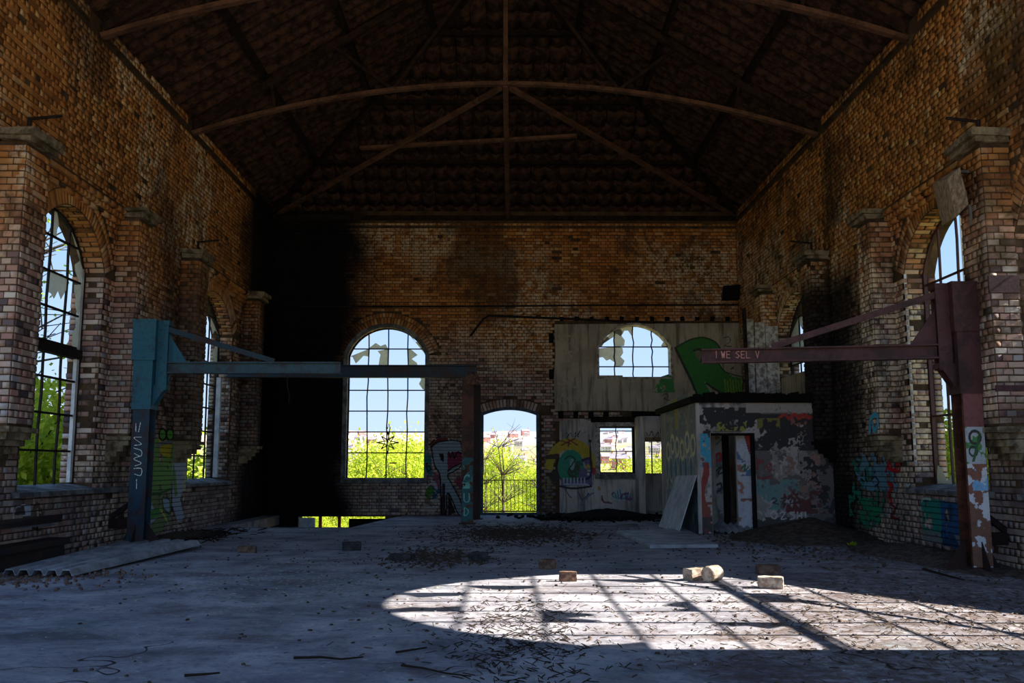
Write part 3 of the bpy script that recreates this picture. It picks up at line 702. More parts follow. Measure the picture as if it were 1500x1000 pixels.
for j in range(int(2 * XE / PW)):
    x = -XE + (j + .5) * PW
    for r in range(nrow + 1):
        s0 = r * PL; y = YB + .35 - s0 * cs
        if abs(x) > XE - s0 * cs: continue
        tiles.append((np.array([x, y, ZE + s0 * sn]), np.array([1, 0, 0]), np.array([0, -cs, sn]), np.array([0, sn, cs])))
T0 = np.array([t[0] for t in tiles]); px, py, dd = project(T0)
score = 1 / dd ** 2; score[(px < 5) | (px > 1495) | (py < 5)] = 0
order = np.argsort(-score); sel = set(order[:300].tolist()); V = []; Fs = []
inv = ceil.matrix_basis.inverted()
for i, (O_, A_, Bv, Nv) in enumerate(tiles):
    j = RG.normal(0, .006, 3)
    if i in sel:
        ob = bpy.data.objects.new('roof_tile', tile_me); COL.objects.link(ob); mt = Matrix.Identity(4)
        for r_ in range(3): mt[r_][0] = A_[r_] * PW * .98; mt[r_][1] = Bv[r_] * PL * 1.08; mt[r_][2] = Nv[r_] * .16; mt[r_][3] = O_[r_] + j[r_]
        ob.parent = ceil; ob.matrix_parent_inverse = inv; ob.matrix_basis = mt
    else:
        vv = O_ + j + TV[:, 0:1] * A_ * PW * .98 + TV[:, 1:2] * Bv * PL * 1.08 + TV[:, 2:3] * Nv * .16
        b0 = len(V) * len(TV); V.append(vv); Fs += [tuple(a + b0 for a in f_) for f_ in TF]
o = np_mesh('tiling', np.concatenate(V), Fs, M['tile'], parent=ceil); o['kind'] = 'stuff'
# purlins and rafters
for sgn in (-1, 1):
    for xx in (4.5, 3.0, 1.5):
        z = ZE + (XE - xx) * TAN - .14; MB().bar((sgn * xx, YF, z), (sgn * xx, YHIP + xx - .1, z), .09, .14).build('purlin', M['timber'], ceil)
for xx in (4.5, 3.0, 1.5):
    z = ZE + (XE - xx) * TAN - .14; y = YB + .35 - (XE - xx); MB().bar((-xx, y, z), (xx, y, z), .14, .09).build('purlin', M['timber'], ceil)
for sgn in (-1, 1): MB().bar((sgn * (XE - .2), YB + .15, ZE - .05), (0, YHIP, zr - .12), .08, .14).build('hip_rafter', M['timber'], ceil)
MB().bar((0, YF, zr - .1), (0, YHIP, zr - .1), .08, .16).build('ridge_beam', M['timber'], ceil)
LT = {0: 'arched iron roof truss nearest the hipped end, its tie over mid hall', 1: 'arched iron roof truss across the top of the view, one bay nearer than the hip', 2: 'iron roof truss highest overhead, the first in from the open end'}
def arc_pts(y, rise=.98, n=22, half=WX - .02, z0=7.30):
    R = (half ** 2 + rise ** 2) / (2 * rise); out = []
    for i in range(n + 1):
        x = -half + 2 * half * i / n; out.append((x, y, z0 + rise - R + math.sqrt(R * R - x * x)))
    return out
def truss(i, y):
    t = empty('roof_truss', (0, y, 7.3), LT[i], 'truss', 'iron roof trusses')
    a = arc_pts(y); m = MB()
    for k in range(len(a) - 1): m.bar(a[k], a[k + 1], .11, .07)
    m.build('arched_tie', M['truss'], t)
    zt = ZE + XE * TAN - .2
    MB().bar((0, y, 8.28), (0, y, zt), .09, .07).build('king_post', M['truss'], t)
    for s_ in (-1, 1):
        MB().bar((s_ * (WX - .05), y, 7.42), (0, y, zt), .09, .12).build('principal_rafter', M['rafter'], t)
        zz = a[11 + s_ * 4][2]; MB().bar((a[11 + s_ * 4][0], y, zz), (s_ * .35, y, zt - .35), .06, .06).build('strut', M['rafter'], t)
        MB().bar((a[11 + s_ * 4][0], y, zz), (s_ * 3.3, y, ZE + (XE - 3.3) * TAN - .2), .06, .06).build('strut', M['rafter'], t)
        MB().bar((s_ * 4.3, y, a[11 + s_ * 8][2]), (s_ * 4.4, y, ZE + (XE - 4.4) * TAN - .2), .05, .05).build('strut', M['rafter'], t)
    return t
truss(0, 16.75); truss(1, 12.8); truss(2, 8.9)
# horizontal ties fanning from the first truss to the back wall and its corners
for nm, pa, pb, lab in (('tie_beam', (0, 16.75, 8.24), (.06, YB - .05, 7.38), 'straight iron tie from the arch crown to the middle of the back wall head'),
                        ('tie_beam', (-.1, 16.8, 8.22), (-WX + .2, YB - .3, 7.42), 'slanting iron tie from the arch crown to the burnt back corner'),
                        ('tie_beam', (.1, 16.8, 8.22), (WX - .2, YB - .3, 7.42), 'slanting iron tie from the arch crown to the corner over the cabin')):
    tag(MB().bar(pa, pb, .10, .07).build(nm, M['truss']), lab, 'beam', 'ties fanning out under the hip')
pl = [at(528, 217, Y=19.4), at(845, 199, Y=18.6)]
tag(MB().bar(pl[0], pl[1], .12, .06).build('loose_plank', M['truss']), 'loose plank lying across the iron ties under the hip', 'plank')

# ------------------------------------------------------------------ cranes and steel frame
def gusset(m, p, dx, dy, h, t=.012):
    """triangular stiffener standing at p, foot running dx,dy"""
    a = Vector(p); b = a + Vector((dx, dy, 0)); c = a + Vector((0, 0, h)); n = Vector((-dy, dx, 0)).normalized() * t / 2
    m.add([a + n, b + n, c + n, a - n, b - n, c - n], [(0, 1, 2), (5, 4, 3), (0, 3, 4, 1), (1, 4, 5, 2), (2, 5, 3, 0)])
def crane(sgn, x, y, zt, zb_, boom_end, mat, matlow, label, boom_label_mat, hb=.17):
    c = empty('jib_crane', (x, y, 0), label, 'crane', 'wall cranes on steel posts')
    m = MB(); m.ibeam((x, y, 0), (x, y, 2.05), .24, .26, up=(0, 1, 0)); m.build('post', matlow, c)
    m = MB(); m.box(x - .14, x + .14, y - .15, y + .15, 2.0, zt - .02); m.box(x - .17, x + .17, y - .17, y + .17, 2.72, zt); m.box(x - .18, x + .18, y - .18, y + .18, zt, zt + .025)
    m.build('post_casing', mat, c)
    xi = x - sgn * .24
    m = MB(); m.ibeam((xi, y, 2.28), (xi, y, zt - .02), .16, .14, up=(0, 1, 0)); m.build('pivot_channel', mat, c)
    MB().box(*sorted((x - sgn * .12, xi - sgn * .09)), y - .08, y + .08, zt - .05, zt + .02).build('pivot_bracket', mat, c); m = MB(); m.box(*sorted((x - sgn * .12, xi - sgn * .09)), y - .08, y + .08, 2.30, 2.36)
    m.build('pivot_bracket', mat, c)
    for k in range(2): m = MB(); m.add([(x - sgn * .12, y + (-.07, .07)[k] + d_, 2.30) for d_ in (-.008, .008)] + [(xi - sgn * .06, y + (-.07, .07)[k] + d_, 2.30) for d_ in (-.008, .008)] + [(x - sgn * .12, y + (-.07, .07)[k] + d_, 2.02) for d_ in (-.008, .008)],
              [(0, 2, 4), (1, 5, 3), (0, 1, 3, 2), (2, 3, 5, 4), (4, 5, 1, 0)]).build('bracket_cheek', mat, c)
    bs = Vector((xi - sgn * .07, y, zb_)); be = Vector(boom_end)
    MB().ibeam(bs, be, .14, hb).build('boom', boom_label_mat, c)
    d = (be - bs); ends = {-1: .62, 1: .70}[sgn]
    MB().bar((xi, y - .05, zt - .09), bs + d * ends + Vector((0, -.05, hb / 2 + .01)), .02, .075).build('tie_bar', matlow if sgn < 0 else mat, c)
    m = MB(); q = bs + d * .11; m.add([(bs.x, bs.y + e, bs.z + hb / 2) for e in (-.008, .008)] + [(q.x, q.y + e, q.z + hb / 2) for e in (-.008, .008)] + [(bs.x, bs.y + e, bs.z + hb / 2 + .42) for e in (-.008, .008)],
              [(0, 2, 4), (1, 5, 3), (0, 1, 3, 2), (2, 3, 5, 4), (4, 5, 1, 0)]); m.build('boom_gusset', mat, c)
    MB().box(x - .2, x + .2, y - .2, y + .2, 0, .02).build('base_plate', M['darksteel'], c)
    for q_ in (((x - sgn * .12, y, .02), -sgn * .26, 0, .34), ((x + sgn * .12, y, .02), sgn * .14, 0, .3), ((x, y - .12, .02), .0, -.2, .34)):
        m = MB(); gusset(m, *q_); m.build('gusset', M['darksteel'], c)
    m = MB(); m.bar((x, y + .1, .34), (sgn * (WX - .01), y + .22, .34), .12, .14); m.bar((x, y + .1, .75), (sgn * WX, y + .2, .42), .05, .07); m.build('wall_strut', M['darksteel'], c)
    return c
crane(-1, -5.32, 13.85, 3.30, 2.62, (-2.45, 13.85, 2.62), M['teal'], M['postteal'], 'teal jib crane on a steel post by the left wall, boom pointing in', M['boomteal'])
BE = at(1028, 522, Y=11.2)
crane(1, 5.36, 10.82, 3.28, 2.50, tuple(BE), M['purple'], M['rust'], 'oxide red jib crane on a rusty flaking post by the right wall', M['purple'])
fr_ = empty('steel_frame', (-.75, 19.6, 0), 'dark steel frame of two posts and a beam near the back doorway', 'frame')
MB().ibeam((-.78, 19.6, 0), (-.78, 19.6, 3.02), .24, .22, up=(0, 1, 0)).build('column', M['rust'], fr_)
MB().ibeam((-.66, 21.3, 0), (-.66, 21.3, 3.02), .2, .2, up=(0, 1, 0)).build('column', M['darksteel'], fr_)
MB().ibeam((-WX, 19.6, 3.15), (-.60, 19.6, 3.15), .2, .26).build('cross_beam', M['postteal'], fr_)
MB().ibeam((-.66, 19.5, 3.06), (-.66, 21.4, 3.06), .14, .16).build('side_beam', M['darksteel'], fr_)
MB().box(-.95, -.61, 19.42, 19.78, 0, .02).build('base_plate', M['darksteel'], fr_); MB().box(-.82, -.5, 21.15, 21.45, 0, .02).build('base_plate', M['darksteel'], fr_)
m = MB()
for k in range(8): m.tube([(-.8 + .02 * k, 19.46, 3.0), (-.82 + .035 * k, 19.38, 3.10 - .03 * (k % 3)), (-.78 + .03 * k, 19.40, 2.86)], .016, 5)
m.build('torn_fibres', M['redblock'], fr_)
MB().tube([at(421, 549, Y=13.8), at(421, 565, Y=13.8), at(424, 580, Y=13.85), at(423, 592, Y=13.8)], .008, 5).build('hanging_wire', M['bar'], None)
bpy.data.objects['hanging_wire']['label'] = 'thin wire hanging from the end of the teal boom'; bpy.data.objects['hanging_wire']['category'] = 'wire'

# ------------------------------------------------------------------ the cabin in the back right corner
CX, CY, CZ = 3.40, 16.72, 2.30
def struct(o): o['kind'] = 'structure'; return o
dx0, dx1, dz = 3.66, 4.44, 1.76
fw = [(CX, 0), (dx0, 0), (dx0, dz), (dx1, dz), (dx1, 0), (WX, 0), (WX, CZ), (CX, CZ)]
wf = struct(MB().prism(fw, CY, CY + .16, 'Y').build('wall_cabin_front', M['plaster']))
wsd = struct(MB().box(CX, CX + .12, CY + .16, 20.5, 0, CZ).build('wall_cabin_side', M['plaster']))
rs = MB().prism([(CX - .10, CY - .08), (WX, CY - .08), (WX, 20.6), (CX - .10, 20.6)], CZ, CZ + .11, 'Z').build('ceiling_cabin', M['blackened']); struct(rs)
m = MB()
for i in range(40): x = random.uniform(CX - .1, WX - .1); m.box(x, x + random.uniform(.05, .2), CY - .11, CY + .05, CZ + .02, CZ + .11 + random.uniform(.02, .07), .02)
o = m.build('rubble_edge', M['blackened'], rs); o['kind'] = 'stuff'
struct(MB().box(CX + .12, 4.0, 17.5, 17.6, 0, CZ - .02).build('wall_cabin_inner', M['plaster']))
iw = struct(MB().box(4.02, 4.12, 17.3, 17.42, 0, 2.0).build('trim_1', M['blackened']))
struct(MB().box(4.18, 4.62, 17.0, 17.1, 0, CZ - .02).build('wall_cabin_partition', M['plaster']))
dfm = MB(); dfm.box(dx0 - .0, dx1, CY - .015, CY + .17, dz - .04, dz); dfm.box(dx1 - .035, dx1, CY - .02, CY + .17, 0, dz); o = dfm.build('door_3', M['blackened']); struct(o)
# corrugated offcut lying in the doorway
m = MB(); n = 24; vs = []
for k, (yy, zz) in enumerate(((CY - .12, .03), (CY + .5, .14))):
    for i in range(n + 1): vs.append((3.70 + .72 * i / n + k * .0, yy, zz + .025 * math.sin(i * 1.57)))
vs += [(x, y, z + .008) for x, y, z in vs]; q = n + 1
m.add(vs, [(i, i + 1, q + i + 1, q + i) for i in range(n)] + [(2 * q + i, 3 * q + i, 3 * q + i + 1, 2 * q + i + 1) for i in range(n)] + [(i, 2 * q + i, 2 * q + i + 1, i + 1) for i in range(n)])
tag(m.build('corrugated_sheet', M['sheet']), 'wavy grey corrugated offcut lying in the cabin doorway', 'sheet')
# upper fittings over the cabin roof: white boards against the wall and a rendered infill of the window
bd = empty('board_screen', (5.4, 19.6, CZ), 'white boards set upright above the cabin against the right wall', 'screen')
for x0, x1 in ((5.06, 5.26), (5.28, 5.50), (5.52, 5.78)): MB().box(x0, x1, 19.56, 19.6, CZ + .1, 4.35 - (x1 - 5) * .3, .012).build('board', M['white'], bd)
MB().box(5.03, 5.10, 19.5, 19.56, CZ + .1, 4.5, .01).build('batten', M['timber'], bd)
MB().box(WX - .04, WX + .3, 17.3, 19.5, .88, 3.0).build('window_infill', M['render_'], wall_right)

# ------------------------------------------------------------------ painted writing and pictures
def fnoise(h, w, cell, seed, octv=4):
    r = np.random.default_rng(seed); out = np.zeros((h, w)); amp = 1; tot = 0
    for o_ in range(octv):
        c = max(2.0, cell / 2 ** o_); gh, gw = int(h / c) + 3, int(w / c) + 3; g = r.random((gh, gw))
        y = np.arange(h) / c; x = np.arange(w) / c; y0 = y.astype(int); x0 = x.astype(int); fy = (y - y0)[:, None]; fx = (x - x0)[None]
        fy = fy * fy * (3 - 2 * fy); fx = fx * fx * (3 - 2 * fx)
        v = g[y0][:, x0] * (1 - fy) * (1 - fx) + g[y0 + 1][:, x0] * fy * (1 - fx) + g[y0][:, x0 + 1] * (1 - fy) * fx + g[y0 + 1][:, x0 + 1] * fy * fx
        out += v * amp; tot += amp; amp *= .55
    return out / tot
class Paint:
    """a thin coat on a vertical plane; kw = the plane (X= or Y=), drawn with marks read off in photo pixels"""
    def __init__(s, px0, px1, off, res=.012, base=None, **kw):
        s.kw = kw; s.off = off; s.axis = 1 if 'X' in kw else 0; s.fix = list(kw.values())[0]
        a = at(*px0, **kw); b = at(*px1, **kw)
        s.u0, s.u1 = sorted((a[s.axis], b[s.axis])); s.z0, s.z1 = sorted((a[2], b[2])); s.res = res; s.setup(base)
    def setup(s, base):
        s.w = int((s.u1 - s.u0) / s.res) + 2; s.h = int((s.z1 - s.z0) / s.res) + 2
        s.U, s.Z = np.meshgrid(s.u0 + np.arange(s.w) * s.res, s.z0 + np.arange(s.h) * s.res)
        s.c = np.zeros((s.h, s.w, 3)); s.a = np.zeros((s.h, s.w), bool)
        if base: s.c[:] = lin(base)[:3]; s.a[:] = True
    def q(s, pts): return np.array([at(x, y, **s.kw)[[s.axis, 2]] for x, y in pts])
    def put(s, m, col, keep=1.0, seed=1, cell=14):
        if keep < 1: m = m & (fnoise(s.h, s.w, cell, seed) < (.30 + keep * .42))
        s.c[m] = lin(col)[:3]; s.a |= m; return s
    def poly(s, pts, col, keep=1.0, seed=1, raw=False, cell=14):
        P = np.array(pts) if raw else s.q(pts); m = np.zeros((s.h, s.w), bool); j = len(P) - 1
        for i in range(len(P)):
            xi, yi = P[i]; xj, yj = P[j]; cnd = (yi > s.Z) != (yj > s.Z)
            with np.errstate(divide='ignore', invalid='ignore'): m ^= cnd & (s.U < (xj - xi) * (s.Z - yi) / (yj - yi + 1e-12) + xi)
            j = i
        return s.put(m, col, keep, seed, cell)
    def line(s, pts, w, col, keep=1.0, seed=1, smooth=True):
        P = s.q(pts)
        if smooth and len(P) > 2:
            out = []
            for i in range(len(P) - 1):
                p0, p1, p2, p3 = P[max(i - 1, 0)], P[i], P[i + 1], P[min(i + 2, len(P) - 1)]
                for t in np.linspace(0, 1, 7)[:-1]:
                    out.append(.5 * ((2 * p1) + (p2 - p0) * t + (2 * p0 - 5 * p1 + 4 * p2 - p3) * t * t + (3 * p1 - p0 - 3 * p2 + p3) * t ** 3))
            P = np.array(out + [P[-1]])
        m = np.zeros((s.h, s.w), bool)
        for a, b in zip(P[:-1], P[1:]):
            d = b - a; L = max((d * d).sum(), 1e-9); t = np.clip(((s.U - a[0]) * d[0] + (s.Z - a[1]) * d[1]) / L, 0, 1)
            m |= np.hypot(s.U - a[0] - t * d[0], s.Z - a[1] - t * d[1]) < w / 2
        return s.put(m, col, keep, seed)
    def spot(s, c, rx, rz, col, keep=1.0, seed=1, cell=10):
        p = s.q([c])[0]; wob = (fnoise(s.h, s.w, 9, seed + 50) - .5) * .5
        return s.put(np.hypot((s.U - p[0]) / rx, (s.Z - p[1]) / rz) + wob < 1, col, keep, seed, cell)
    def flake(s, amt, seed, cell=10):
        s.a &= fnoise(s.h, s.w, cell, seed) < amt; return s
    def build(s, name, mat, parent, label=None):
        yy, xx = np.where(s.a[:-1, :-1] & s.a[1:, :-1] & s.a[:-1, 1:] & s.a[1:, 1:])
        idx = yy * s.w + xx; F_ = np.stack([idx, idx + 1, idx + s.w + 1, idx + s.w], 1)
        used = np.unique(F_); rem = np.full(s.w * s.h, -1); rem[used] = np.arange(len(used)); F_ = rem[F_]
        V = np.zeros((s.w * s.h, 3)); V[:, s.axis] = s.U.ravel(); V[:, 2] = s.Z.ravel(); V[:, 1 - s.axis] = s.fix + s.off
        col = np.concatenate([s.c.reshape(-1, 3), np.ones((s.w * s.h, 1))], 1)
        o = np_mesh(name, V[used], F_, mat, paint=col[used], parent=parent)
        if label: o['label'] = label
        return o
# --- big green letter R on the render coat
p = Paint((950, 485), (1100, 600), -.10, Y=YB)
p.poly([(988, 510), (996, 503), (1012, 497), (1030, 496), (1044, 500), (1052, 508), (1054, 520), (1050, 530), (1060, 544), (1072, 552), (1088, 554), (1088, 577), (1070, 578), (1052, 574), (1038, 566), (1031, 560), (1038, 572), (1045, 583), (1022, 584), (1008, 552)], (.10, .42, .12))
p.poly([(1016, 514), (1026, 515), (1027, 523), (1024, 529), (1019, 524)], (.42, .40, .35))
p.line([(988, 510), (1000, 535), (1010, 555), (1022, 584)], .07, (.05, .12, .07), smooth=False); p.line([(1034, 562), (1045, 570), (1060, 577), (1088, 578)], .06, (.04, .09, .05))
p.line([(988, 510), (1010, 498), (1030, 495), (1046, 501), (1054, 512), (1053, 522)], .05, (.06, .22, .09)); p.line([(1050, 530), (1062, 545), (1088, 553)], .04, (.05, .16, .07))
p.line([(1015, 514), (1024, 512), (1028, 519), (1026, 530)], .05, (.04, .10, .06))
for i in range(7): p.line([(1060 + i * 4, 556 + i % 2 * 2), (1062 + i * 4, 575)], .035, (.42, .55, .14))
p.poly([(960, 557), (966, 552), (978, 548), (984, 551), (988, 575), (962, 576)], (.12, .45, .20), keep=.8); p.line([(958, 570), (964, 563), (970, 568), (966, 575), (958, 574)], .04, (.15, .50, .22))
p.line([(968, 580), (974, 577), (978, 581), (972, 584), (980, 587)], .03, (.12, .12, .13)); p.line([(1058, 496), (1066, 494), (1068, 501), (1060, 507), (1070, 508)], .03, (.20, .12, .14))
p.line([(1056, 532), (1066, 528), (1074, 534), (1068, 545)], .07, (.30, .14, .16), keep=.6)
p.build('green_letter', M['paint'], render_slab)
# --- pale drips and specks on the render coat
p = Paint((816, 480), (865, 600), -.095, Y=YB)
for k in range(46):
    x = 838 + random.gauss(-4, 10); y = random.uniform(492, 592); p.spot((x, y), random.uniform(.03, .09), random.uniform(.03, .1), (.58, .55, .47), keep=.7, seed=k)
p.build('lime_specks', M['paint'], render_slab)
# --- yellow arch and green face-less disc beside the doorway
p = Paint((790, 620), (884, 745), -.056, Y=YB)
def arcpts(cx, cy, rx, ry, a0, a1, n=14): return [(cx + rx * math.cos(math.radians(a0 + (a1 - a0) * i / n)), cy - ry * math.sin(math.radians(a0 + (a1 - a0) * i / n))) for i in range(n + 1)]
p.poly(arcpts(836, 686, 38, 45, 0, 180) + arcpts(834, 690, 24, 32, 180, 0), (.62, .56, .10))
p.poly(arcpts(836, 684, 20, 26, 0, 360), (.10, .48, .38)); p.spot((848, 692), .22, .28, (.12, .30, .26), keep=.6)
p.spot((842, 690), .14, .2, (.16, .26, .13), keep=.7, seed=5); p.spot((838, 680), .06, .14, (.45, .62, .60), seed=3)
p.line(arcpts(836, 684, 20, 26, 200, 350), .04, (.08, .22, .20)); p.line([(828, 672), (834, 668), (842, 672), (838, 680), (832, 690), (836, 700)], .03, (.05, .16, .14))
p.poly([(852, 672), (866, 670), (868, 710), (822, 712), (822, 702), (846, 704)], (.34, .33, .48), keep=.8); p.line([(853, 674), (864, 672), (866, 690), (862, 700), (846, 702)], .06, (.10, .10, .26))
p.line([(820, 712), (840, 715), (866, 712)], .06, (.10, .08, .18))
for i in range(7): p.line([(826 + i * 5, 700), (826 + i * 5, 709), (830 + i * 5, 709)], .035, (.60, .64, .70), smooth=False)
for a_, b_ in (((818, 644), (836, 650)), ((822, 652), (842, 642)), ((830, 642), (846, 652)), ((834, 645), (832, 654))): p.line([a_, b_], .03, (.42, .12, .10))
p.line([(864, 646), (865, 680)], .045, (.06, .06, .08)); p.spot((864, 646), .05, .05, (.06, .06, .08)); p.poly([(868, 684), (876, 682), (877, 695), (868, 696)], (.60, .14, .12), keep=.9)
p.line([(870, 696), (872, 706), (878, 716)], .08, (.62, .50, .20), keep=.7)
p.line([(824, 640), (828, 634), (832, 636), (830, 641), (836, 634), (838, 640), (844, 632), (842, 641), (850, 630), (846, 640), (854, 634), (860, 632)], .025, (.10, .10, .12))
p.spot((802, 700), .12, .5, (.45, .42, .16), keep=.35, seed=8); p.spot((812, 697), .12, .14, (.13, .10, .09)); p.poly([(800, 666), (818, 664), (818, 672), (799, 672)], (.17, .12, .09))
p.line([(828, 716), (836, 728), (846, 720), (852, 732), (862, 722)], .04, (.30, .24, .36), keep=.8); p.line([(850, 740), (862, 726), (876, 718)], .06, (.34, .44, .48), keep=.7)
p.build('yellow_arch_picture', M['paint'], wall_back)
p = Paint((880, 700), (930, 745), -.056, Y=YB)
for i in range(8): p.line([(896 + i * 4, 716 - abs(3.5 - i) * -2), (900 + i * 3, 730)], .05, (.25, .50, .58), keep=.7, seed=i)
p.spot((890, 728), .2, .16, (.42, .22, .28), keep=.4, seed=9); p.spot((918, 728), .16, .12, (.36, .24, .40), keep=.4, seed=11)
p.build('pale_blue_scribble', M['paint'], wall_back)
p = Paint((935, 622), (976, 648), -.715, Y=YB)
p.line([(940, 634), (944, 640), (948, 633), (952, 641), (957, 634), (958, 642)], .03, (.08, .08, .1)); p.spot((966, 634), .1, .1, (.07, .07, .09), keep=.7); p.line([(960, 630), (970, 626), (974, 640)], .03, (.08, .08, .1))
p.build('black_scrawl', M['paint'], bpy.data.objects['wall_back_overdoor'])
# --- pale letter R with dark outline on the brick between window and post
p = Paint((618, 632), (708, 762), -.024, Y=YB)
p.poly([(621, 655), (632, 660), (634, 700), (622, 690)], (.18, .40, .42), keep=.7); p.spot((636, 706), .2, .26, (.46, .28, .34), keep=.7, seed=4); p.spot((636, 722), .16, .16, (.16, .30, .38), keep=.9)
p.spot((629, 722), .1, .16, (.25, .42, .16), keep=.8); p.line([(626, 712), (636, 706), (640, 716), (632, 704)], .05, (.60, .60, .62)); p.spot((628, 740), .26, .4, (.60, .56, .52), keep=.42, seed=7)
body = [(632, 654), (640, 648), (655, 645), (668, 645), (676, 650), (677, 678), (666, 690), (656, 696), (664, 712), (676, 736), (677, 756), (670, 750), (656, 722), (653, 760), (646, 760), (645, 700), (636, 680)]
p.poly(body, (.50, .56, .58)); p.poly([(648, 708), (652, 708), (653, 758), (646, 758)], (.20, .12, .14)); p.poly([(656, 722), (660, 730), (668, 750), (656, 756)], (.16, .12, .13))
p.poly([(655, 664), (668, 661), (676, 664), (676, 676), (664, 684), (656, 690)], (.48, .18, .28), keep=.95); p.poly([(643, 664), (650, 664), (650, 677), (646, 674)], (.08, .07, .08)); p.poly([(662, 700), (672, 696), (677, 700), (676, 716), (668, 708)], (.50, .22, .30), keep=.9)
p.poly([(628, 652), (640, 642), (654, 640), (656, 645), (642, 648), (632, 656)], (.42, .18, .16)); p.line(body + [body[0]], .035, (.05, .05, .07)); p.line([(628, 652), (640, 641), (655, 639), (662, 644)], .03, (.06, .05, .06))
p.line([(657, 662), (660, 670), (663, 662), (666, 671), (670, 662), (676, 664)], .035, (.12, .06, .09)); p.line([(656, 690), (664, 684), (672, 680), (677, 677)], .03, (.05, .05, .07)); p.line([(630, 685), (625, 678), (627, 690), (632, 686)], .03, (.06, .06, .08))
p.spot((700, 668), .12, .12, (.20, .42, .46), keep=.9, seed=3); p.line([(699, 668), (702, 690), (700, 712)], .05, (.10, .08, .09)); p.spot((699, 725), .1, .3, (.5, .48, .44), keep=.5)
p.build('pale_letter', M['paintj'], wall_back)
# --- cabin front: bare flaked paint in patches, doorpost picture
p = Paint((1024, 590), (1226, 784), -.006, base=(.50, .48, .47), Y=CY)
h_, w_ = p.h, p.w; U, Z = p.U, p.Z
n1 = fnoise(h_, w_, 22, 3); n2 = fnoise(h_, w_, 40, 5, 5); n3 = fnoise(h_, w_, 9, 8)
L3 = lambda c: np.array(lin(c)[:3])
def fill(m, c): p.c[m] = L3(c)
nf = fnoise(h_, w_, 7, 91, 3); n2 = n2 * .62 + nf * .38; n1 = n1 * .6 + nf * .4
fill(n2 < .47, (.34, .33, .33)); fill((n2 > .54) & (n1 > .45), (.62, .60, .60))
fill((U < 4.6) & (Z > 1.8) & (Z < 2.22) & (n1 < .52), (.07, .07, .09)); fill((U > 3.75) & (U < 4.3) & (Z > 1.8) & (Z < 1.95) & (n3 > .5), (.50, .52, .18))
fill((U < 3.66) & (Z < 1.75) & (n1 > .42), (.66, .62, .60)); fill((U < 3.66) & (np.abs(Z - 1.45) < .3) & (n1 > .46), (.22, .58, .70)); fill((U < 3.66) & (Z > 1.6) & (Z < 1.8) & (n3 > .5), (.10, .10, .12))
fill((U < 3.62) & (Z < 1.25) & (np.abs(U - 3.52 - .05 * np.sin(Z * 7)) < .06), (.52, .19, .16)); fill((U < 3.66) & (Z < .55) & (n1 > .5), (.50, .24, .18))
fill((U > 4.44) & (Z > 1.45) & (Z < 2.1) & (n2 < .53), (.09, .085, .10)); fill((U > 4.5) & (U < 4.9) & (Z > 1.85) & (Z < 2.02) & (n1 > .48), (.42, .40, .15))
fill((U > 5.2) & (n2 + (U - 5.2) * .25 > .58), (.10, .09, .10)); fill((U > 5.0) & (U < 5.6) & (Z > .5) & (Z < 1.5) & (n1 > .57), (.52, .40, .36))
fill((U > 4.9) & (U < 5.7) & (Z > .35) & (Z < .75) & (n1 < .47), (.34, .15, .14)); fill((Z < .28) & (n3 < .55), (.22, .20, .19)); fill((U > 4.45) & (U < 5.0) & (Z > .9) & (Z < 1.5) & (n3 > .53) & (n2 > .5), (.30, .30, .34))
fill((U > 4.45) & (U < 5.2) & (Z > .42) & (Z < .95) & (n1 > .53), (.36, .50, .50)); fill((np.abs(U - 4.6) < .14) & (Z > .95) & (Z < 1.35) & (n3 < .46), (.44, .20, .19))
fill((U > 5.1) & (Z > 1.9) & (n1 > .5), (.48, .30, .26))
fill((Z > 2.12) & (U > 4.3) & (n1 < .6), (.58, .56, .54))
p.line([(1142, 611), (1150, 607), (1156, 613), (1164, 606), (1170, 613), (1178, 606), (1184, 612), (1194, 607)], .05, (.62, .13, .10)); p.line([(1160, 608), (1190, 610)], .04, (.6, .12, .10))
for st in ([(1131, 758), (1129, 753), (1133, 749), (1138, 753), (1136, 759), (1131, 758)], [(1143, 751), (1150, 750), (1144, 760), (1152, 759)], [(1163, 750), (1157, 751), (1162, 755), (1163, 759), (1157, 760)]): p.line(st, .022, (.70, .70, .68))
for st in ([(1168, 750), (1168, 759)], [(1174, 750), (1174, 759)], [(1168, 755), (1174, 755)], [(1180, 750), (1180, 759)]): p.line(st, .022, (.70, .70, .68), smooth=False)
p.line([(1130, 732), (1134, 729), (1138, 733), (1132, 736), (1140, 738)], .022, (.15, .16, .2)); p.line([(1144, 730), (1152, 729), (1146, 738), (1154, 737)], .022, (.15, .16, .2)); p.line([(1160, 729), (1158, 737), (1166, 735)], .022, (.15, .16, .2))
p.a &= ~((U > dx0) & (U < dx1) & (Z < dz)); p.build('flaking_coat', M['paint'], wf)
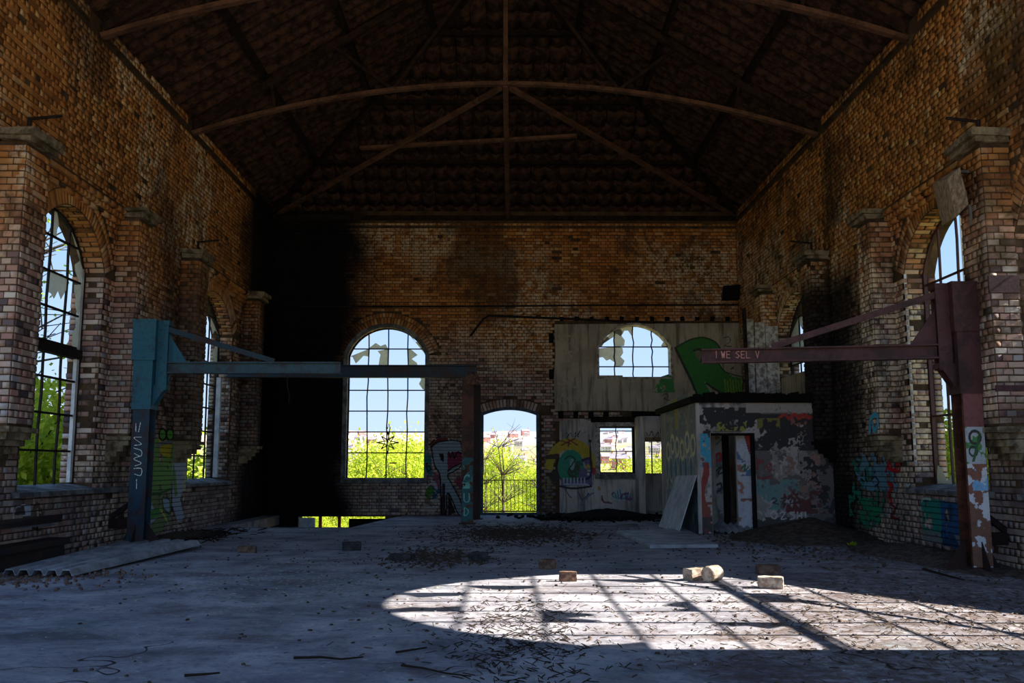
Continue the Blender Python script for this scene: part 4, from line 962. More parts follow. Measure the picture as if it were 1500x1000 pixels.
# --- cabin side: bluish grey with cream loops and drips
p = Paint((975, 590), (1024, 784), -.006, base=(.42, .46, .46), X=CX)
n1 = fnoise(p.h, p.w, 30, 13); n2 = fnoise(p.h, p.w, 12, 15)
p.c[(p.Z > 1.75) & (n1 > .5)] = L3((.52, .50, .46)); p.c[(p.Z < 1.75) & (n1 > .52)] = L3((.36, .46, .52)); p.c[(n2 > .6)] = L3((.58, .57, .50))
for k, u in enumerate(np.linspace(17.0, 20.1, 7)):
    zc = 1.55 + .08 * math.sin(k * 2.1); r = np.hypot((p.U - u) / .22, (p.Z - zc) / .19); p.c[(r > .68) & (r < 1.1)] = L3((.78, .76, .58))
    p.c[(np.abs(p.U - u - .12) < .035) & (p.Z < zc) & (p.Z > .9 - .1 * (k % 3))] = L3((.74, .72, .56))
    r = np.hypot((p.U - u - .2) / .16, (p.Z - 1.12) / .24); p.c[(r < 1)] = L3((.24, .38, .46)); p.c[(r > .9) & (r < 1.15)] = L3((.70, .70, .58))
p.c[(p.U < 17.0) & (p.Z < .9) & (n2 > .48)] = L3((.10, .22, .24)); p.c[(np.abs(p.U - 18.6) < .14) & (p.Z > 1.9)] = L3((.62, .58, .22))
p.build('looped_drip_coat', M['paint'], wsd)
# --- inside the cabin doorway
p = Paint((1047, 632), (1066, 775), -.006, base=(.56, .56, .55), Y=17.5)
n1 = fnoise(p.h, p.w, 14, 23); p.c[n1 > .56] = L3((.34, .36, .36)); p.line([(1048, 668), (1054, 664), (1056, 672), (1050, 675)], .06, (.55, .15, .16)); p.line([(1048, 690), (1056, 684), (1052, 694), (1062, 690)], .03, (.08, .12, .1)); p.line([(1050, 710), (1056, 708), (1056, 716), (1050, 720)], .04, (.08, .12, .2))
p.line([(1050, 650), (1060, 640)], .04, (.28, .42, .5)); p.build('tagged_coat', M['paint'], bpy.data.objects['wall_cabin_inner'])
p = Paint((1078, 628), (1112, 778), -.006, base=(.68, .70, .74), Y=17.0)
n1 = fnoise(p.h, p.w, 16, 33); n2 = fnoise(p.h, p.w, 30, 35)
p.c[(n1 > .55) & (p.Z < 1.2)] = L3((.60, .40, .34)); p.c[(p.Z < .6) & (n2 > .5)] = L3((.50, .34, .30)); p.c[(p.Z > 1.0) & (p.Z < 1.5) & (n1 < .42)] = L3((.30, .42, .56))
p.poly([(1090, 634), (1100, 634), (1101, 664), (1097, 660)], (.62, .14, .16)); p.line([(1090, 636), (1098, 664)], .02, (.2, .06, .08)); p.line([(1086, 686), (1092, 680), (1090, 690), (1096, 684)], .03, (.15, .36, .26))
p.build('peeling_coat', M['paint'], bpy.data.objects['wall_cabin_partition'])
# --- left wall: green and yellow washed brick with pale cut-out shapes and two round green blobs
p = Paint((196, 622), (275, 790), .026, X=-WX)
p.poly([(204, 648), (232, 640), (252, 650), (250, 700), (246, 722), (206, 722)], (.42, .60, .30), keep=.92); p.poly([(230, 642), (250, 646), (247, 672), (232, 664)], (.72, .66, .20)); p.poly([(206, 722), (248, 720), (250, 770), (222, 784), (206, 772)], (.44, .52, .34), keep=.75, seed=4)
p.poly([(250, 672), (272, 670), (270, 706), (262, 730), (268, 758), (258, 766), (250, 740)], (.60, .66, .72)); p.poly([(206, 732), (220, 735), (228, 758), (218, 768), (207, 752)], (.62, .70, .74)); p.poly([(236, 728), (246, 732), (246, 750), (238, 744)], (.58, .66, .72))
p.poly([(252, 676), (256, 700), (258, 724), (254, 728), (250, 700)], (.38, .56, .30)); p.line([(232, 744), (240, 758), (244, 766)], .05, (.70, .72, .28)); p.line([(236, 728), (246, 732), (247, 752), (238, 746), (235, 730)], .025, (.12, .14, .16)); p.line([(262, 730), (270, 760), (260, 768)], .03, (.14, .16, .18))
p.line([(204, 722), (230, 722), (248, 716)], .04, (.18, .34, .16)); p.poly([(216, 748), (232, 742), (230, 756), (216, 762)], (.30, .58, .26))
for cx in (236, 247): p.poly(arcpts(cx, 636, 6.5, 10, 0, 360), (.10, .12, .10)); p.poly(arcpts(cx, 636, 4.2, 7.5, 0, 360), (.36, .62, .26))
p.poly([(224, 650), (236, 646), (252, 644), (250, 650), (236, 652), (228, 656)], (.46, .48, .48)); p.spot((268, 700), .12, .4, (.7, .7, .6), keep=.4)
p.build('green_wash', M['paintj'], wall_left)
p = Paint((2, 724), (80, 792), .026, X=-WX)
p.poly([(15, 742), (30, 738), (42, 738), (44, 756), (15, 758)], (.62, .66, .70), keep=.9); p.poly([(20, 744), (32, 740), (34, 753), (18, 755)], (.26, .22, .22)); p.spot((55, 752), .16, .2, (.36, .28, .24), keep=.8); p.poly([(10, 766), (78, 762), (78, 770), (10, 776)], (.46, .50, .54), keep=.8)
p.build('pale_stencil', M['paintj'], wall_left)
# --- right wall: teal and red sprays
p = Paint((1242, 650), (1345, 802), -.026, X=WX)
p.spot((1270, 720), 1.0, .55, (.14, .44, .36), keep=.42, seed=2); p.spot((1282, 690), .8, .3, (.36, .52, .60), keep=.55, seed=6); p.spot((1300, 700), .5, .25, (.34, .50, .56), keep=.45, seed=12); p.spot((1275, 750), .5, .24, (.12, .48, .32), keep=.6, seed=9)
p.line([(1300, 690), (1306, 678), (1312, 690), (1318, 676), (1320, 690), (1304, 686)], .06, (.62, .12, .14)); p.line([(1304, 708), (1310, 712), (1304, 724), (1308, 734)], .08, (.60, .14, .14)); p.line([(1306, 738), (1314, 744), (1308, 756), (1318, 760)], .05, (.42, .12, .16))
p.line([(1318, 712), (1326, 730), (1332, 742)], .03, (.62, .60, .55)); p.line([(1328, 714), (1336, 708), (1330, 718), (1340, 714)], .03, (.50, .68, .68)); p.line([(1330, 672), (1336, 690), (1340, 676)], .03, (.55, .68, .66)); p.line([(1278, 704), (1284, 698), (1290, 706), (1284, 712)], .03, (.10, .14, .18))
p.build('teal_and_red_spray', M['paintj'], wall_right)
p = Paint((1352, 728), (1412, 812), -.026, X=WX)
n1 = fnoise(p.h, p.w, 20, 43)
p.poly([(1350, 732), (1360, 728), (1412, 738), (1412, 806), (1352, 790)], (.14, .30, .46), keep=.95); far = p.U > 12.6
p.c[far & (n1 > .4) & p.a] = L3((.12, .46, .40)); p.c[(n1 < .40) & p.a] = L3((.10, .22, .34)); p.c[(p.Z < .30) & (n1 > .45)] = L3((.40, .42, .42))
p.line([(1351, 736), (1356, 730), (1366, 731)], .04, (.60, .70, .66)); p.build('blue_wash', M['paintj'], wall_right)
pier_r = [o_ for o_ in wall_right.children if o_.name.startswith('pier')][1]
p = Paint((1273, 604), (1290, 636), -.02, X=PX)
p.line([(1276, 632), (1277, 614), (1284, 607), (1288, 612), (1288, 622), (1282, 630), (1280, 620)], .09, (.20, .58, .70)); p.build('cyan_tag', M['paint'], wall_right)
# --- lettering on the steel
def post_paint(name, x0, x1, z0, z1, y, marks, parent, base=None, mat='paint', flake=None, res=.006):
    p = Paint((0, 0), (10, 10), 0, res=res, Y=y); p.u0, p.u1, p.z0, p.z1 = x0, x1, z0, z1; p.res = res; p.setup(base); marks(p)
    if flake: p.flake(*flake)
    return p.build(name, M[mat], parent)
cranes = [o_ for o_ in COL.objects if o_.name.startswith('jib_crane')]
def mk(p):
    w = .016; c = (.80, .86, .86)
    for pts in ([(199, 620), (199, 632)], [(206, 618), (203, 632)], [(207, 640), (196, 641), (207, 650), (197, 652)], [(196, 656), (207, 660), (206, 668), (197, 664)], [(205, 668), (196, 672), (207, 678), (198, 682)],
                [(196, 686), (207, 686), (206, 696), (197, 694)], [(200, 702), (200, 716)]): p.line(pts, w, c)
post_paint('white_tag', -5.44, -5.20, .6, 1.98, 13.85 - .14, mk, cranes[0])
yP = 10.82 - .137
def mk(p):
    n = fnoise(p.h, p.w, 16, 61); n2 = fnoise(p.h, p.w, 30, 63); p.c[:] = L3((.72, .73, .75)); p.c[n > .53] = L3((.45, .27, .19)); p.c[(p.Z < .75) & (n > .47)] = L3((.40, .26, .18)); p.c[(p.Z > .9) & (p.Z < 1.2) & (n2 > .52)] = L3((.42, .62, .76)); p.c[(p.Z > 1.6)] = L3((.40, .22, .22))
    p.c[(p.Z > 1.2) & (p.Z < 1.62)] = L3((.60, .64, .66)); m_ = (p.Z > 1.2) & (p.Z < 1.62) & (n < .42); p.c[m_] = L3((.20, .46, .22)); p.a[:] = True
    zc = lambda x, z: (x, z)
    for cx, cz, rx, rz in ((5.36, 1.50, .07, .08), (5.33, 1.34, .05, .06)):
        r = np.hypot((p.U - cx) / rx, (p.Z - cz) / rz); p.c[(r > .7) & (r < 1.1)] = L3((.10, .12, .12))
    m_ = (np.abs(p.U - 5.37 - .3 * (p.Z - 1.38)) < .016) & (p.Z > 1.22) & (p.Z < 1.55); p.c[m_] = L3((.10, .30, .12))
post_paint('flaking_white_face', 5.25, 5.47, .05, 2.0, yP, mk, cranes[1])
def mk(p):
    p.c[:] = L3((.10, .34, .36)); n = fnoise(p.h, p.w, 18, 71); p.a[:] = n < .62 - .3 * np.clip(p.Z - 1.0, 0, 1); p.c[(p.Z > .75) & (n > .52)] = L3((.35, .56, .50)); g = (.42, .72, .66)
    for zc in (.95, .78):
        m_ = (np.abs(p.U + .80) < .07) & (np.abs(p.Z - zc) < .06) & (n > .42); p.c[m_] = L3(g)
    a = np.abs(np.hypot((p.U + .79), (p.Z - .50)) - .055); m_ = (p.Z < .50) & (a < .011) | ((np.abs(np.abs(p.U + .79) - .055) < .011) & (p.Z >= .50) & (p.Z < .63)); p.c[m_] = L3(g); p.a |= m_
    m_ = ((np.abs(p.U + .84) < .010) & (p.Z > .17) & (p.Z < .33)) | ((np.abs(np.hypot((p.U + .84) * .95, p.Z - .25) - .08) < .010) & (p.U > -.84)); p.c[m_] = L3(g); p.a |= m_
post_paint('teal_lettering', -.89, -.67, .05, 1.35, 19.6 - .117, mk, fr_)
def mk(p):
    # worn boom lettering, legible only as its first strokes: I W E   S E N V
    z0, z1 = p.z0 + .025, p.z1 - .025; x = p.u0 + .02; c = (.62, .42, .38); h = z1 - z0
    G = {'I': [[(0, 0), (0, 1)]], 'W': [[(0, 1), (.25, 0), (.5, .7), (.75, 0), (1, 1)]], 'E': [[(1, 1), (0, 1), (0, 0), (1, 0)], [(0, .5), (.8, .5)]], 'S': [[(1, .9), (.5, 1), (0, .75), (1, .3), (.5, 0), (0, .1)]], 'N': [[(0, 0), (0, 1), (1, 0), (1, 1)]], 'V': [[(0, 1), (.5, 0), (1, 1)]], 'L': [[(0, 1), (0, 0), (1, 0)]]}
    for ch in CH_:
        if ch == ' ': x += .05; continue
        for st in G[ch]:
            for a, b in zip(st[:-1], st[1:]):
                a_ = np.array([x + a[0] * .04, z0 + a[1] * h]); b_ = np.array([x + b[0] * .04, z0 + b[1] * h]); d = b_ - a_; t = np.clip(((p.U - a_[0]) * d[0] + (p.Z - a_[1]) * d[1]) / (d @ d), 0, 1)
                m_ = np.hypot(p.U - a_[0] - t * d[0], p.Z - a_[1] - t * d[1]) < .007; p.c[m_] = L3(c); p.a |= m_
        x += .06
xx_ = 2.50
for wd in ('IWE', 'SEL', 'V'):
    for c_ in wd:
        CH_ = c_; post_paint('letter', xx_, xx_ + .085, 2.43, 2.56, 11.075, mk, cranes[1], res=.004); xx_ += .062
    xx_ += .05

# ------------------------------------------------------------------ fittings on the right wall
h = empty('wedge_bracket', tuple(at(1395, 300, X=5.6)), 'pale wedge shaped box bolted high on the brick pier over the right window', 'bracket')
q = [at(x, y, X=5.72) for x, y in ((1366, 268), (1406, 245), (1419, 298), (1380, 330))]; qq = [at(x, y, X=5.30) for x, y in ((1388, 262), (1406, 245), (1419, 298), (1400, 318))]
MB().add([tuple(v) for v in q] + [tuple(v) for v in qq], [(0, 1, 2, 3), (7, 6, 5, 4), (0, 4, 5, 1), (1, 5, 6, 2), (2, 6, 7, 3), (3, 7, 4, 0)]).build('box', M['block'], h)
MB().bar(at(1398, 251, Y=10.7), at(1420, 252, Y=10.62), .05, .03).build('fixing_bar', M['sill'], h)
MB().bar(at(1420, 300, Y=10.7), at(1424, 330, Y=10.7), .03, .03).build('drop_rod', M['sill'], h)
for (a, z, hh) in ((10.40, 3.12, .20), (10.40, 2.0, .07)):
    o = MB().box(PX - .02, WX, a - .02, a, z, z + hh).build('steel_strap', M['purple'], wall_right)
MB().bar((WX + .02, 13.42, 1.2), (WX + .02, 13.42, 4.0), .04, .05).build('timber_jamb', M['greywood'], wall_right)
MB().bar((-WX - .30, 13.33, .95), (-WX - .30, 13.33, 4.0), .05, .07).build('timber_jamb', M['greywood'], wall_left)
MB().bar((-WX - .12, 19.44, .95), (-WX - .12, 19.44, 3.0), .09, .09).build('timber_jamb', M['greywood'], wall_left)
m = MB(); m.box(-WX, -WX + .10, 13.65, 14.4, .80, .87, .01); m.build('stone_ledge', M['sill'], wall_left)
lg = MB(); lg.box(-WX, -WX + .12, 9.5, 12.3, .47, .56, .01); lg.box(-WX, -WX + .28, 9.5, 12.2, .20, .28, .01); lg.box(-WX, -WX + .22, 9.5, 12.2, .0, .2, .01); lg.build('plinth_course', M['darksteel'], wall_left)

# ------------------------------------------------------------------ loose things on the floor
bn = empty('leaning_board', tuple(at(980, 778, Z=0)), 'pale grey weathered board leaning against the cabin side', 'board')
c0, c1 = Vector(at(966, 771, Z=.005)), Vector(at(995, 781, Z=.005)); c2, c3 = Vector(at(1021, 696, X=CX - .02)), Vector(at(992, 697, X=CX - .02))
nn = (c1 - c0).cross(c3 - c0).normalized() * .018
MB().add([c0, c1, c2, c3, c0 + nn, c1 + nn, c2 + nn, c3 + nn], [(0, 1, 2, 3), (7, 6, 5, 4), (0, 4, 5, 1), (1, 5, 6, 2), (2, 6, 7, 3), (3, 7, 4, 0)]).build('panel', M['greywood'], bn)
pl_ = [at(x, y, Z=.0) for x, y in ((903, 781), (1002, 777), (1052, 802), (952, 803))]
tag(MB().prism([(p_[0], p_[1]) for p_ in pl_], .002, .05, 'Z').build('flat_panel', M['sheet']), 'flat grey panel lying on the floor in front of the leaning board', 'panel')
pl_ = [at(x, y, Z=.05) for x, y in ((904, 771), (934, 770), (937, 775), (905, 776))]
tag(MB().prism([(p_[0], p_[1]) for p_ in pl_], .0, .09, 'Z').build('small_slab', M['sill']), 'small pale slab on the floor behind the flat panel', 'slab')
# ribbed sheet on the left, laid on a slant
A0, A1, A2, A3 = [Vector(at(x, y, Z=.0)) for x, y in ((4, 845), (108, 846), (296, 803), (196, 798))]
vs = []; n = 30; ea = (A1 - A0); 
for e, (p0, p1) in enumerate(((A0, A1), (A3, A2))):
    for i in range(n + 1):
        q = p0.lerp(p1, i / n); s_ = i % 6; vs.append((q.x, q.y, .05 + (.035 if s_ not in (0, 5) else -.02) + e * .03))
vs += [(x, y, z - .012) for x, y, z in vs]; q = n + 1
tag(MB().add(vs, [(i, i + 1, q + i + 1, q + i) for i in range(n)] + [(2 * q + i, 3 * q + i, 3 * q + i + 1, 2 * q + i + 1) for i in range(n)] + [(i, 2 * q + i, 2 * q + i + 1, i + 1) for i in range(n)] + [(q + i, q + i + 1, 3 * q + i + 1, 3 * q + i) for i in range(n)] + [(0, q, 3 * q, 2 * q), (n, 2 * q + n, 3 * q + n, q + n)]).build('ribbed_sheet', M['sheet']),
    'long ribbed grey sheet lying on the floor below the near left window', 'sheet')
def block(px, py, size, mat, rot, label, cat='block', round_=False, name='loose_block', grp=None):
    c = at(px, py, Z=0); L, Wd, H = size; rr = random.Random(int(px)); m = MB()
    cs_, sn_ = math.cos(rot), math.sin(rot)
    if round_:
        n = 14; prof = [(-L / 2, .9), (-L / 2 + .015, 1), (-L * .1, .96), (0, 1.0), (L / 2 - .015, 1), (L / 2, .9), (L / 2 - .02, .62), (L / 2 - .10, .55)]; vs = []
        for t_, r_ in prof:
            for k in range(n): a = 2 * math.pi * k / n; vs.append((t_, math.cos(a) * r_ * H / 2, math.sin(a) * r_ * H / 2 + H / 2))
        fs = [(i * n + k, i * n + (k + 1) % n, (i + 1) * n + (k + 1) % n, (i + 1) * n + k) for i in range(len(prof) - 1) for k in range(n)] + [tuple(range(n))[::-1], tuple((len(prof) - 1) * n + k for k in range(n))]
    else:
        g = 4; vs = []; idx = {}; fs = []
        def V_(i, j, k):
            if (i, j, k) not in idx:
                ed = sum(t_ in (0, g) for t_ in (i, j, k)); sh = .93 if ed >= 3 else .97 if ed == 2 else 1
                idx[(i, j, k)] = len(vs); vs.append(((i / g - .5) * L * sh + rr.uniform(-.005, .005), (j / g - .5) * Wd * sh + rr.uniform(-.005, .005), max(0, (k / g - .5) * H * sh + H / 2 + rr.uniform(-.004, .004))))
            return idx[(i, j, k)]
        for a in range(g):
            for b_ in range(g):
                for k in (0, g):
                    fs.append((V_(a, b_, k), V_(a + 1, b_, k), V_(a + 1, b_ + 1, k), V_(a, b_ + 1, k))); fs.append((V_(a, k, b_), V_(a + 1, k, b_), V_(a + 1, k, b_ + 1), V_(a, k, b_ + 1))); fs.append((V_(k, a, b_), V_(k, a + 1, b_), V_(k, a + 1, b_ + 1), V_(k, a, b_ + 1)))
    m.add([(c[0] + x * cs_ - y * sn_, c[1] + x * sn_ + y * cs_, z) for x, y, z in vs], fs)
    return tag(m.build(name, mat), label, cat, grp)
block(362, 809, (.24, .13, .09), M['redblock'], .1, 'reddish brick on the floor, farthest left, near the ribbed sheet', 'brick', name='loose_brick')
block(515, 806, (.26, .15, .12), M['darkblock'], .1, 'pale grey block on the floor in front of the floor pit', 'block')
block(589, 820, (.30, .16, .08), M['darkblock'], -.3, 'low dark lump of rubble on the floor, second block right of the pit', 'block')
block(702, 822, (.22, .13, .11), M['darkblock'], .15, 'black sooty block on the floor straight in front of the steel posts', 'block')
block(802, 833, (.16, .14, .11), M['redblock'], .5, 'small squat brown block on the floor in line with the doorway edge', 'block')
block(832, 851, (.18, .09, .10), M['redblock'], -.05, 'tan brick standing at the edge of the sunlit patch', 'brick', name='loose_brick')
block(1020, 849, (.24, .16, .12), M['block'], .5, 'chipped pale block at the edge of the sunlit patch, touching the round one', 'block')
block(1044, 852, (.19, .17, .165), M['block'], .75, 'rounded ribbed lump with a hollow end beside the chipped pale block', 'block', True)
block(1125, 840, (.24, .16, .10), M['redblock'], .05, 'brown block in shade just behind the sunlit patch', 'block')
block(1129, 861, (.24, .14, .11), M['block'], -.25, 'white block with a hole in its end, standing in the sun', 'block')
block(1212, 758, (.3, .2, .14), M['darkblock'], .2, 'dark block on the earth heap at the foot of the right wall', 'block')
# dumped earth against the cabin and wall
def heap(name, cx, cy, rx, ry, h, mat, label, cat, seed, n=60):
    r = np.random.default_rng(seed); nz = fnoise(n + 1, n + 1, 12, seed, 5); U, V = np.meshgrid(np.linspace(-1, 1, n + 1), np.linspace(-1, 1, n + 1)); d = np.hypot(U, V)
    prof = np.clip(1 - d * (1 + .5 * (nz - .5)), 0, 1); Hh = h * (prof ** 1.1) * (1 + (nz - .5) * .9) + np.where(prof > 0, (r.random(U.shape)) * .02, 0) - .004
    X = np.clip(cx + U * rx, -WX + .01, WX - .01); Y = np.minimum(cy + V * ry, YB - .03); V3 = np.stack([X, Y, Hh], -1).reshape(-1, 3)
    idx = (np.arange(n)[:, None] * (n + 1) + np.arange(n)).ravel(); ok = (prof.reshape(-1)[idx] > 0) | (prof.reshape(-1)[idx + n + 2] > 0); idx = idx[ok]
    o = np_mesh(name, V3, np.stack([idx, idx + 1, idx + n + 2, idx + n + 1], 1), mat); tag(o, label, cat, kind='stuff'); return o
heap('earth_heap', 5.0, 15.7, 1.35, 1.6, .34, M['earth'], 'low heap of dumped earth against the cabin front and right wall', 'heap', 3)
heap('earth_drift', 5.5, 12.6, .65, 2.8, .12, M['earth'], 'drift of earth and grit along the foot of the right wall', 'drift', 4)
heap('charred_debris', 2.3, 21.9, 1.5, 1.0, .22, M['blackened'], 'black charred debris heaped below the small back window', 'debris', 5)
heap('wall_foot_debris', -5.4, 15.6, .45, 2.1, .10, M['debris'], 'dry rubbish along the foot of the left wall past the crane', 'debris', 6)
def litter(name, n, cxy, spread, size, mat, label, cat, seed, flat=True, keep=None):
    r = np.random.default_rng(seed); V = []; Fs = []
    for i in range(n):
        x, y = r.normal(cxy[0], spread[0]), r.normal(cxy[1], spread[1])
        if abs(x) > WX - .1 or y > YB - .1 or (x < -2.3 and y > 18.0): continue
        L = size[0] * r.uniform(.5, 1.6); w = size[1] * r.uniform(.6, 1.5); hh = size[2] * r.uniform(.6, 1.6); a = r.uniform(0, math.pi); c_, s_ = math.cos(a), math.sin(a); b0 = len(V); t = r.uniform(-.3, .3) if not flat else 0
        for sx_, sy_, sz in ((-1, -1, 0), (1, -1, 0), (1, 1, 0), (-1, 1, 0), (-.7, -.7, 1), (.7, -.7, 1), (.7, .7, 1), (-.7, .7, 1)):
            lx, ly = sx_ * L / 2, sy_ * w / 2; V.append((x + lx * c_ - ly * s_, y + lx * s_ + ly * c_, .002 + sz * hh + (sx_ + 1) * L * .5 * abs(t)))
        Fs += [(b0 + 4, b0 + 5, b0 + 6, b0 + 7)] + [(b0 + i_, b0 + (i_ + 1) % 4, b0 + 4 + (i_ + 1) % 4, b0 + 4 + i_) for i_ in range(4)]
    o = np_mesh(name, V, Fs, mat); return tag(o, label, cat, kind='stuff')
litter('chip_spill', 420, (-2.0, 9.8), (.9, 1.0), (.04, .026, .004), M['white'], 'spill of larger white flakes left of the sunlit patch', 'flakes', 21)
litter('dark_litter', 500, (-.9, 12.4), (.35, .6), (.06, .014, .010), M['debris'], 'dark twiggy litter between the dark lumps of rubble', 'litter', 22, False)
litter('paint_chips', 1300, (-1.0, 11), (3.4, 4.5), (.028, .018, .003), M['white'], 'white paint chips and plaster crumbs strewn over the floor', 'chips', 11)
litter('brick_crumbs', 900, (.8, 12.5), (3.5, 4.5), (.024, .018, .009), M['debris'], 'dark crumbs of brick and mortar scattered over the floor', 'crumbs', 12)
litter('straw_litter', 2600, (3.4, 7.2), (1.6, 1.2), (.05, .004, .004), M['debris'], 'straw and twigs trodden into the earth at the near right', 'litter', 13, False)
litter('near_litter', 700, (.1, 6.6), (.25, 1.0), (.06, .004, .004), M['twig'], 'thin line of twigs and leaves across the near floor', 'litter', 14, False)
litter('heap_grit', 900, (4.7, 14.6), (.9, 1.6), (.035, .025, .015), M['earth'], 'grit and stones spilling from the earth heap', 'grit', 15, False)
litter('sheet_grit', 300, (-5.0, 10.2), (.5, .5), (.035, .025, .015), M['redblock'], 'brick grit on the floor in front of the ribbed sheet', 'grit', 16, False)
litter('post_litter', 1600, (.2, 16.6), (.65, 1.2), (.07, .012, .010), M['debris'], 'twiggy litter on the swept patch in mid floor', 'litter', 17, False)
litter('wall_twigs', 500, (-5.2, 15.8), (.3, 1.2), (.14, .012, .012), M['twig'], 'broken twigs along the foot of the left wall', 'twigs', 18, False)
litter('back_debris', 500, (2.3, 21.6), (.8, .6), (.12, .05, .04), M['blackened'], 'charred splinters over the black debris below the small window', 'splinters', 19, False)
def stick(pts, r, label):
    tag(MB().tube([tuple(at(x, y, Z=.02 + i * .0)) for i, (x, y) in enumerate(pts)], [r * (1 - .6 * i / len(pts)) for i in range(len(pts))], 6).build('fallen_stick', M['twig']), label, 'stick')
stick([(430, 963), (470, 962), (500, 965), (532, 962)], .009, 'dark stick lying left of centre on the near floor')
stick([(270, 989), (300, 987), (322, 985)], .009, 'short brown stick at the lower left of the near floor')
stick([(588, 974), (620, 978), (655, 986), (690, 990)], .007, 'thin bent twig beside the near line of litter')
stick([(580, 955), (625, 948)], .008, 'short straight twig above the thin bent one')
stick([(1352, 833), (1385, 842), (1412, 849)], .014, 'thick stick by the foot of the rusty crane post')

# star shaped ornament hung in the back window
st = empty('star_ornament', tuple(at(568, 648, Y=YB + .2)), 'dark eight pointed wire star hanging in the tall back window', 'ornament')
c = Vector(at(568, 648, Y=YB + .2)); m = MB()
for k in range(8):
    a = math.pi / 4 * k; d = Vector((math.cos(a), 0, math.sin(a))); e = Vector((-math.sin(a), 0, math.cos(a))); L = .28 if k % 2 == 0 else .22
    for s_ in (-1, 1): m.bar(c + d * .07 + e * .035 * s_, c + d * L, .022)
    m.bar(c + d * .07 - e * .035, c + d * .07 + e * .035, .014)
m.build('points', M['bar'], st); MB().tube([c, c + Vector((.03, 0, .22)), c + Vector((.05, .0, .36)), c + Vector((.02, .05, .46)), c + Vector((-.02, .02, .34))], .014, 6).build('hanging_cord', M['bar'], st)
MB().bar(c + Vector((.05, 0, -.5)), c + Vector((.22, 0, -.5)), .05, .03).build('tag', M['bar'], st)

# guard rail outside the doorway
gr = empty('guard_rail', (.1, YB + .75, 0), 'rusty iron guard rail standing across the open doorway', 'railing')
MB().bar((-.7, YB + .75, .83), (1.0, YB + .75, .83), .035, .02).build('top_rail', M['railing'], gr); MB().bar((-.7, YB + .75, .06), (1.0, YB + .75, .06), .04, .03).build('bottom_rail', M['railing'], gr)
for i in range(17): MB().bar((-.66 + i * .1, YB + .75, .06), (-.66 + i * .1, YB + .75, .83), .013).build('baluster', M['railing'], gr)
MB().box(-1.2, 1.4, YB + THK, YB + 1.0, -.25, -.02).build('balcony_slab', M['sill'], gr)

# ------------------------------------------------------------------ outside: valley floor, hillside with a town, trees
def ground_h(x, y):
    dx = np.maximum(np.abs(x) - WX - THK, 0); dy = np.maximum(y - YB - THK, 0); dy2 = np.maximum(YF - y, 0); r = np.hypot(dx, np.maximum(dy, dy2))
    t = np.clip((r - 4) / 90, 0, 1); h = -2.6 - 13 * t * t * (3 - 2 * t)
    t = np.clip((r - 160) / 1300, 0, 1); h = h + 72 * t ** 1.25
    rise = np.clip((8 - y) / 10, 0, 1) * np.clip(1 - dx / 40, 0, 1)
    return h * (1 - rise) - .3 * rise
rad = np.concatenate([[0.0], np.geomspace(2.5, 1900, 90)]); ang = np.linspace(0, 2 * math.pi, 145)[:-1]
RR, AA = np.meshgrid(rad, ang, indexing='ij')
Xg = RR * np.cos(AA) * 1.0; Yg = 12 + RR * np.sin(AA)
inside = (np.abs(Xg) < WX + .3) & (Yg > YF) & (Yg < YB + .3)
nz = np.sin(Xg * .021 + 1.3) * np.cos(Yg * .017) * np.clip(RR / 200, 0, 1) * 3
Zg = ground_h(Xg, Yg) + nz; Zg[inside] = -3.3
na = len(ang); idx = (np.arange(len(rad) - 1)[:, None] * na + np.arange(na)[None]); nxt = (np.arange(len(rad) - 1)[:, None] * na + (np.arange(na)[None] + 1) % na)
Fq = np.stack([idx.ravel(), nxt.ravel(), (nxt + na).ravel(), (idx + na).ravel()], 1)
g = np_mesh('ground', np.stack([Xg, Yg, Zg], -1).reshape(-1, 3), Fq, M['ground']); g['kind'] = 'structure'
for p in g.data.polygons: p.use_smooth = True
o = MB().box(-14, 14, YB + THK + .4, YB + 9, -2.9, -2.52).build('path', M['path']); o['kind'] = 'structure'
an = MB().box(12, 15, 10.95, 24, -6, 9.6).build('wall_sun_block', M['render_']); an['kind'] = 'structure'  # unseen block added to keep the sun out of the farther right windows

def house(kind, x, y, rz, s=1.0, copy=None):
    z = float(ground_h(np.array([x]), np.array([y]))[0]) - .6
    if copy is None:
        r = empty('house', (0, 0, 0)); w, d, h = 9, 7, 5.2
        MB().box(-w / 2, w / 2, -d / 2, d / 2, 0, h).build('wall', M['redwall'] if kind else M['housewall'], r)
        MB().add([(-w / 2 - .3, -d / 2 - .3, h), (w / 2 + .3, -d / 2 - .3, h), (w / 2 + .3, d / 2 + .3, h), (-w / 2 - .3, d / 2 + .3, h), (-w / 2 - .3, 0, h + 2.6), (w / 2 + .3, 0, h + 2.6)],
                 [(0, 1, 5, 4), (2, 3, 4, 5), (1, 2, 5), (3, 0, 4), (3, 2, 1, 0)]).build('roof', M['houseroof'], r)
        MB().box(w / 2 - 1.2, w / 2 - .3, -.5, .5, h + 1.5, h + 3.6).build('chimney', M['redwall'], r)
        for a in (-2.6, 0, 2.6):
            for b in (.9, 3.2): MB().box(a - .6, a + .6, -d / 2 - .05, -d / 2 + .02, b, b + 1.3).build('window', M['houseroof'], r)
    else: r = copy_tree(copy)
    r.location = (x, y, z); r.rotation_euler.z = rz; r.scale = (s, s, s)
    tag(r, 'red brick house on the far hillside among white ones' if kind else 'white house with a grey roof on the far hillside', 'house', 'red houses across the valley' if kind else 'white houses across the valley')
    return r
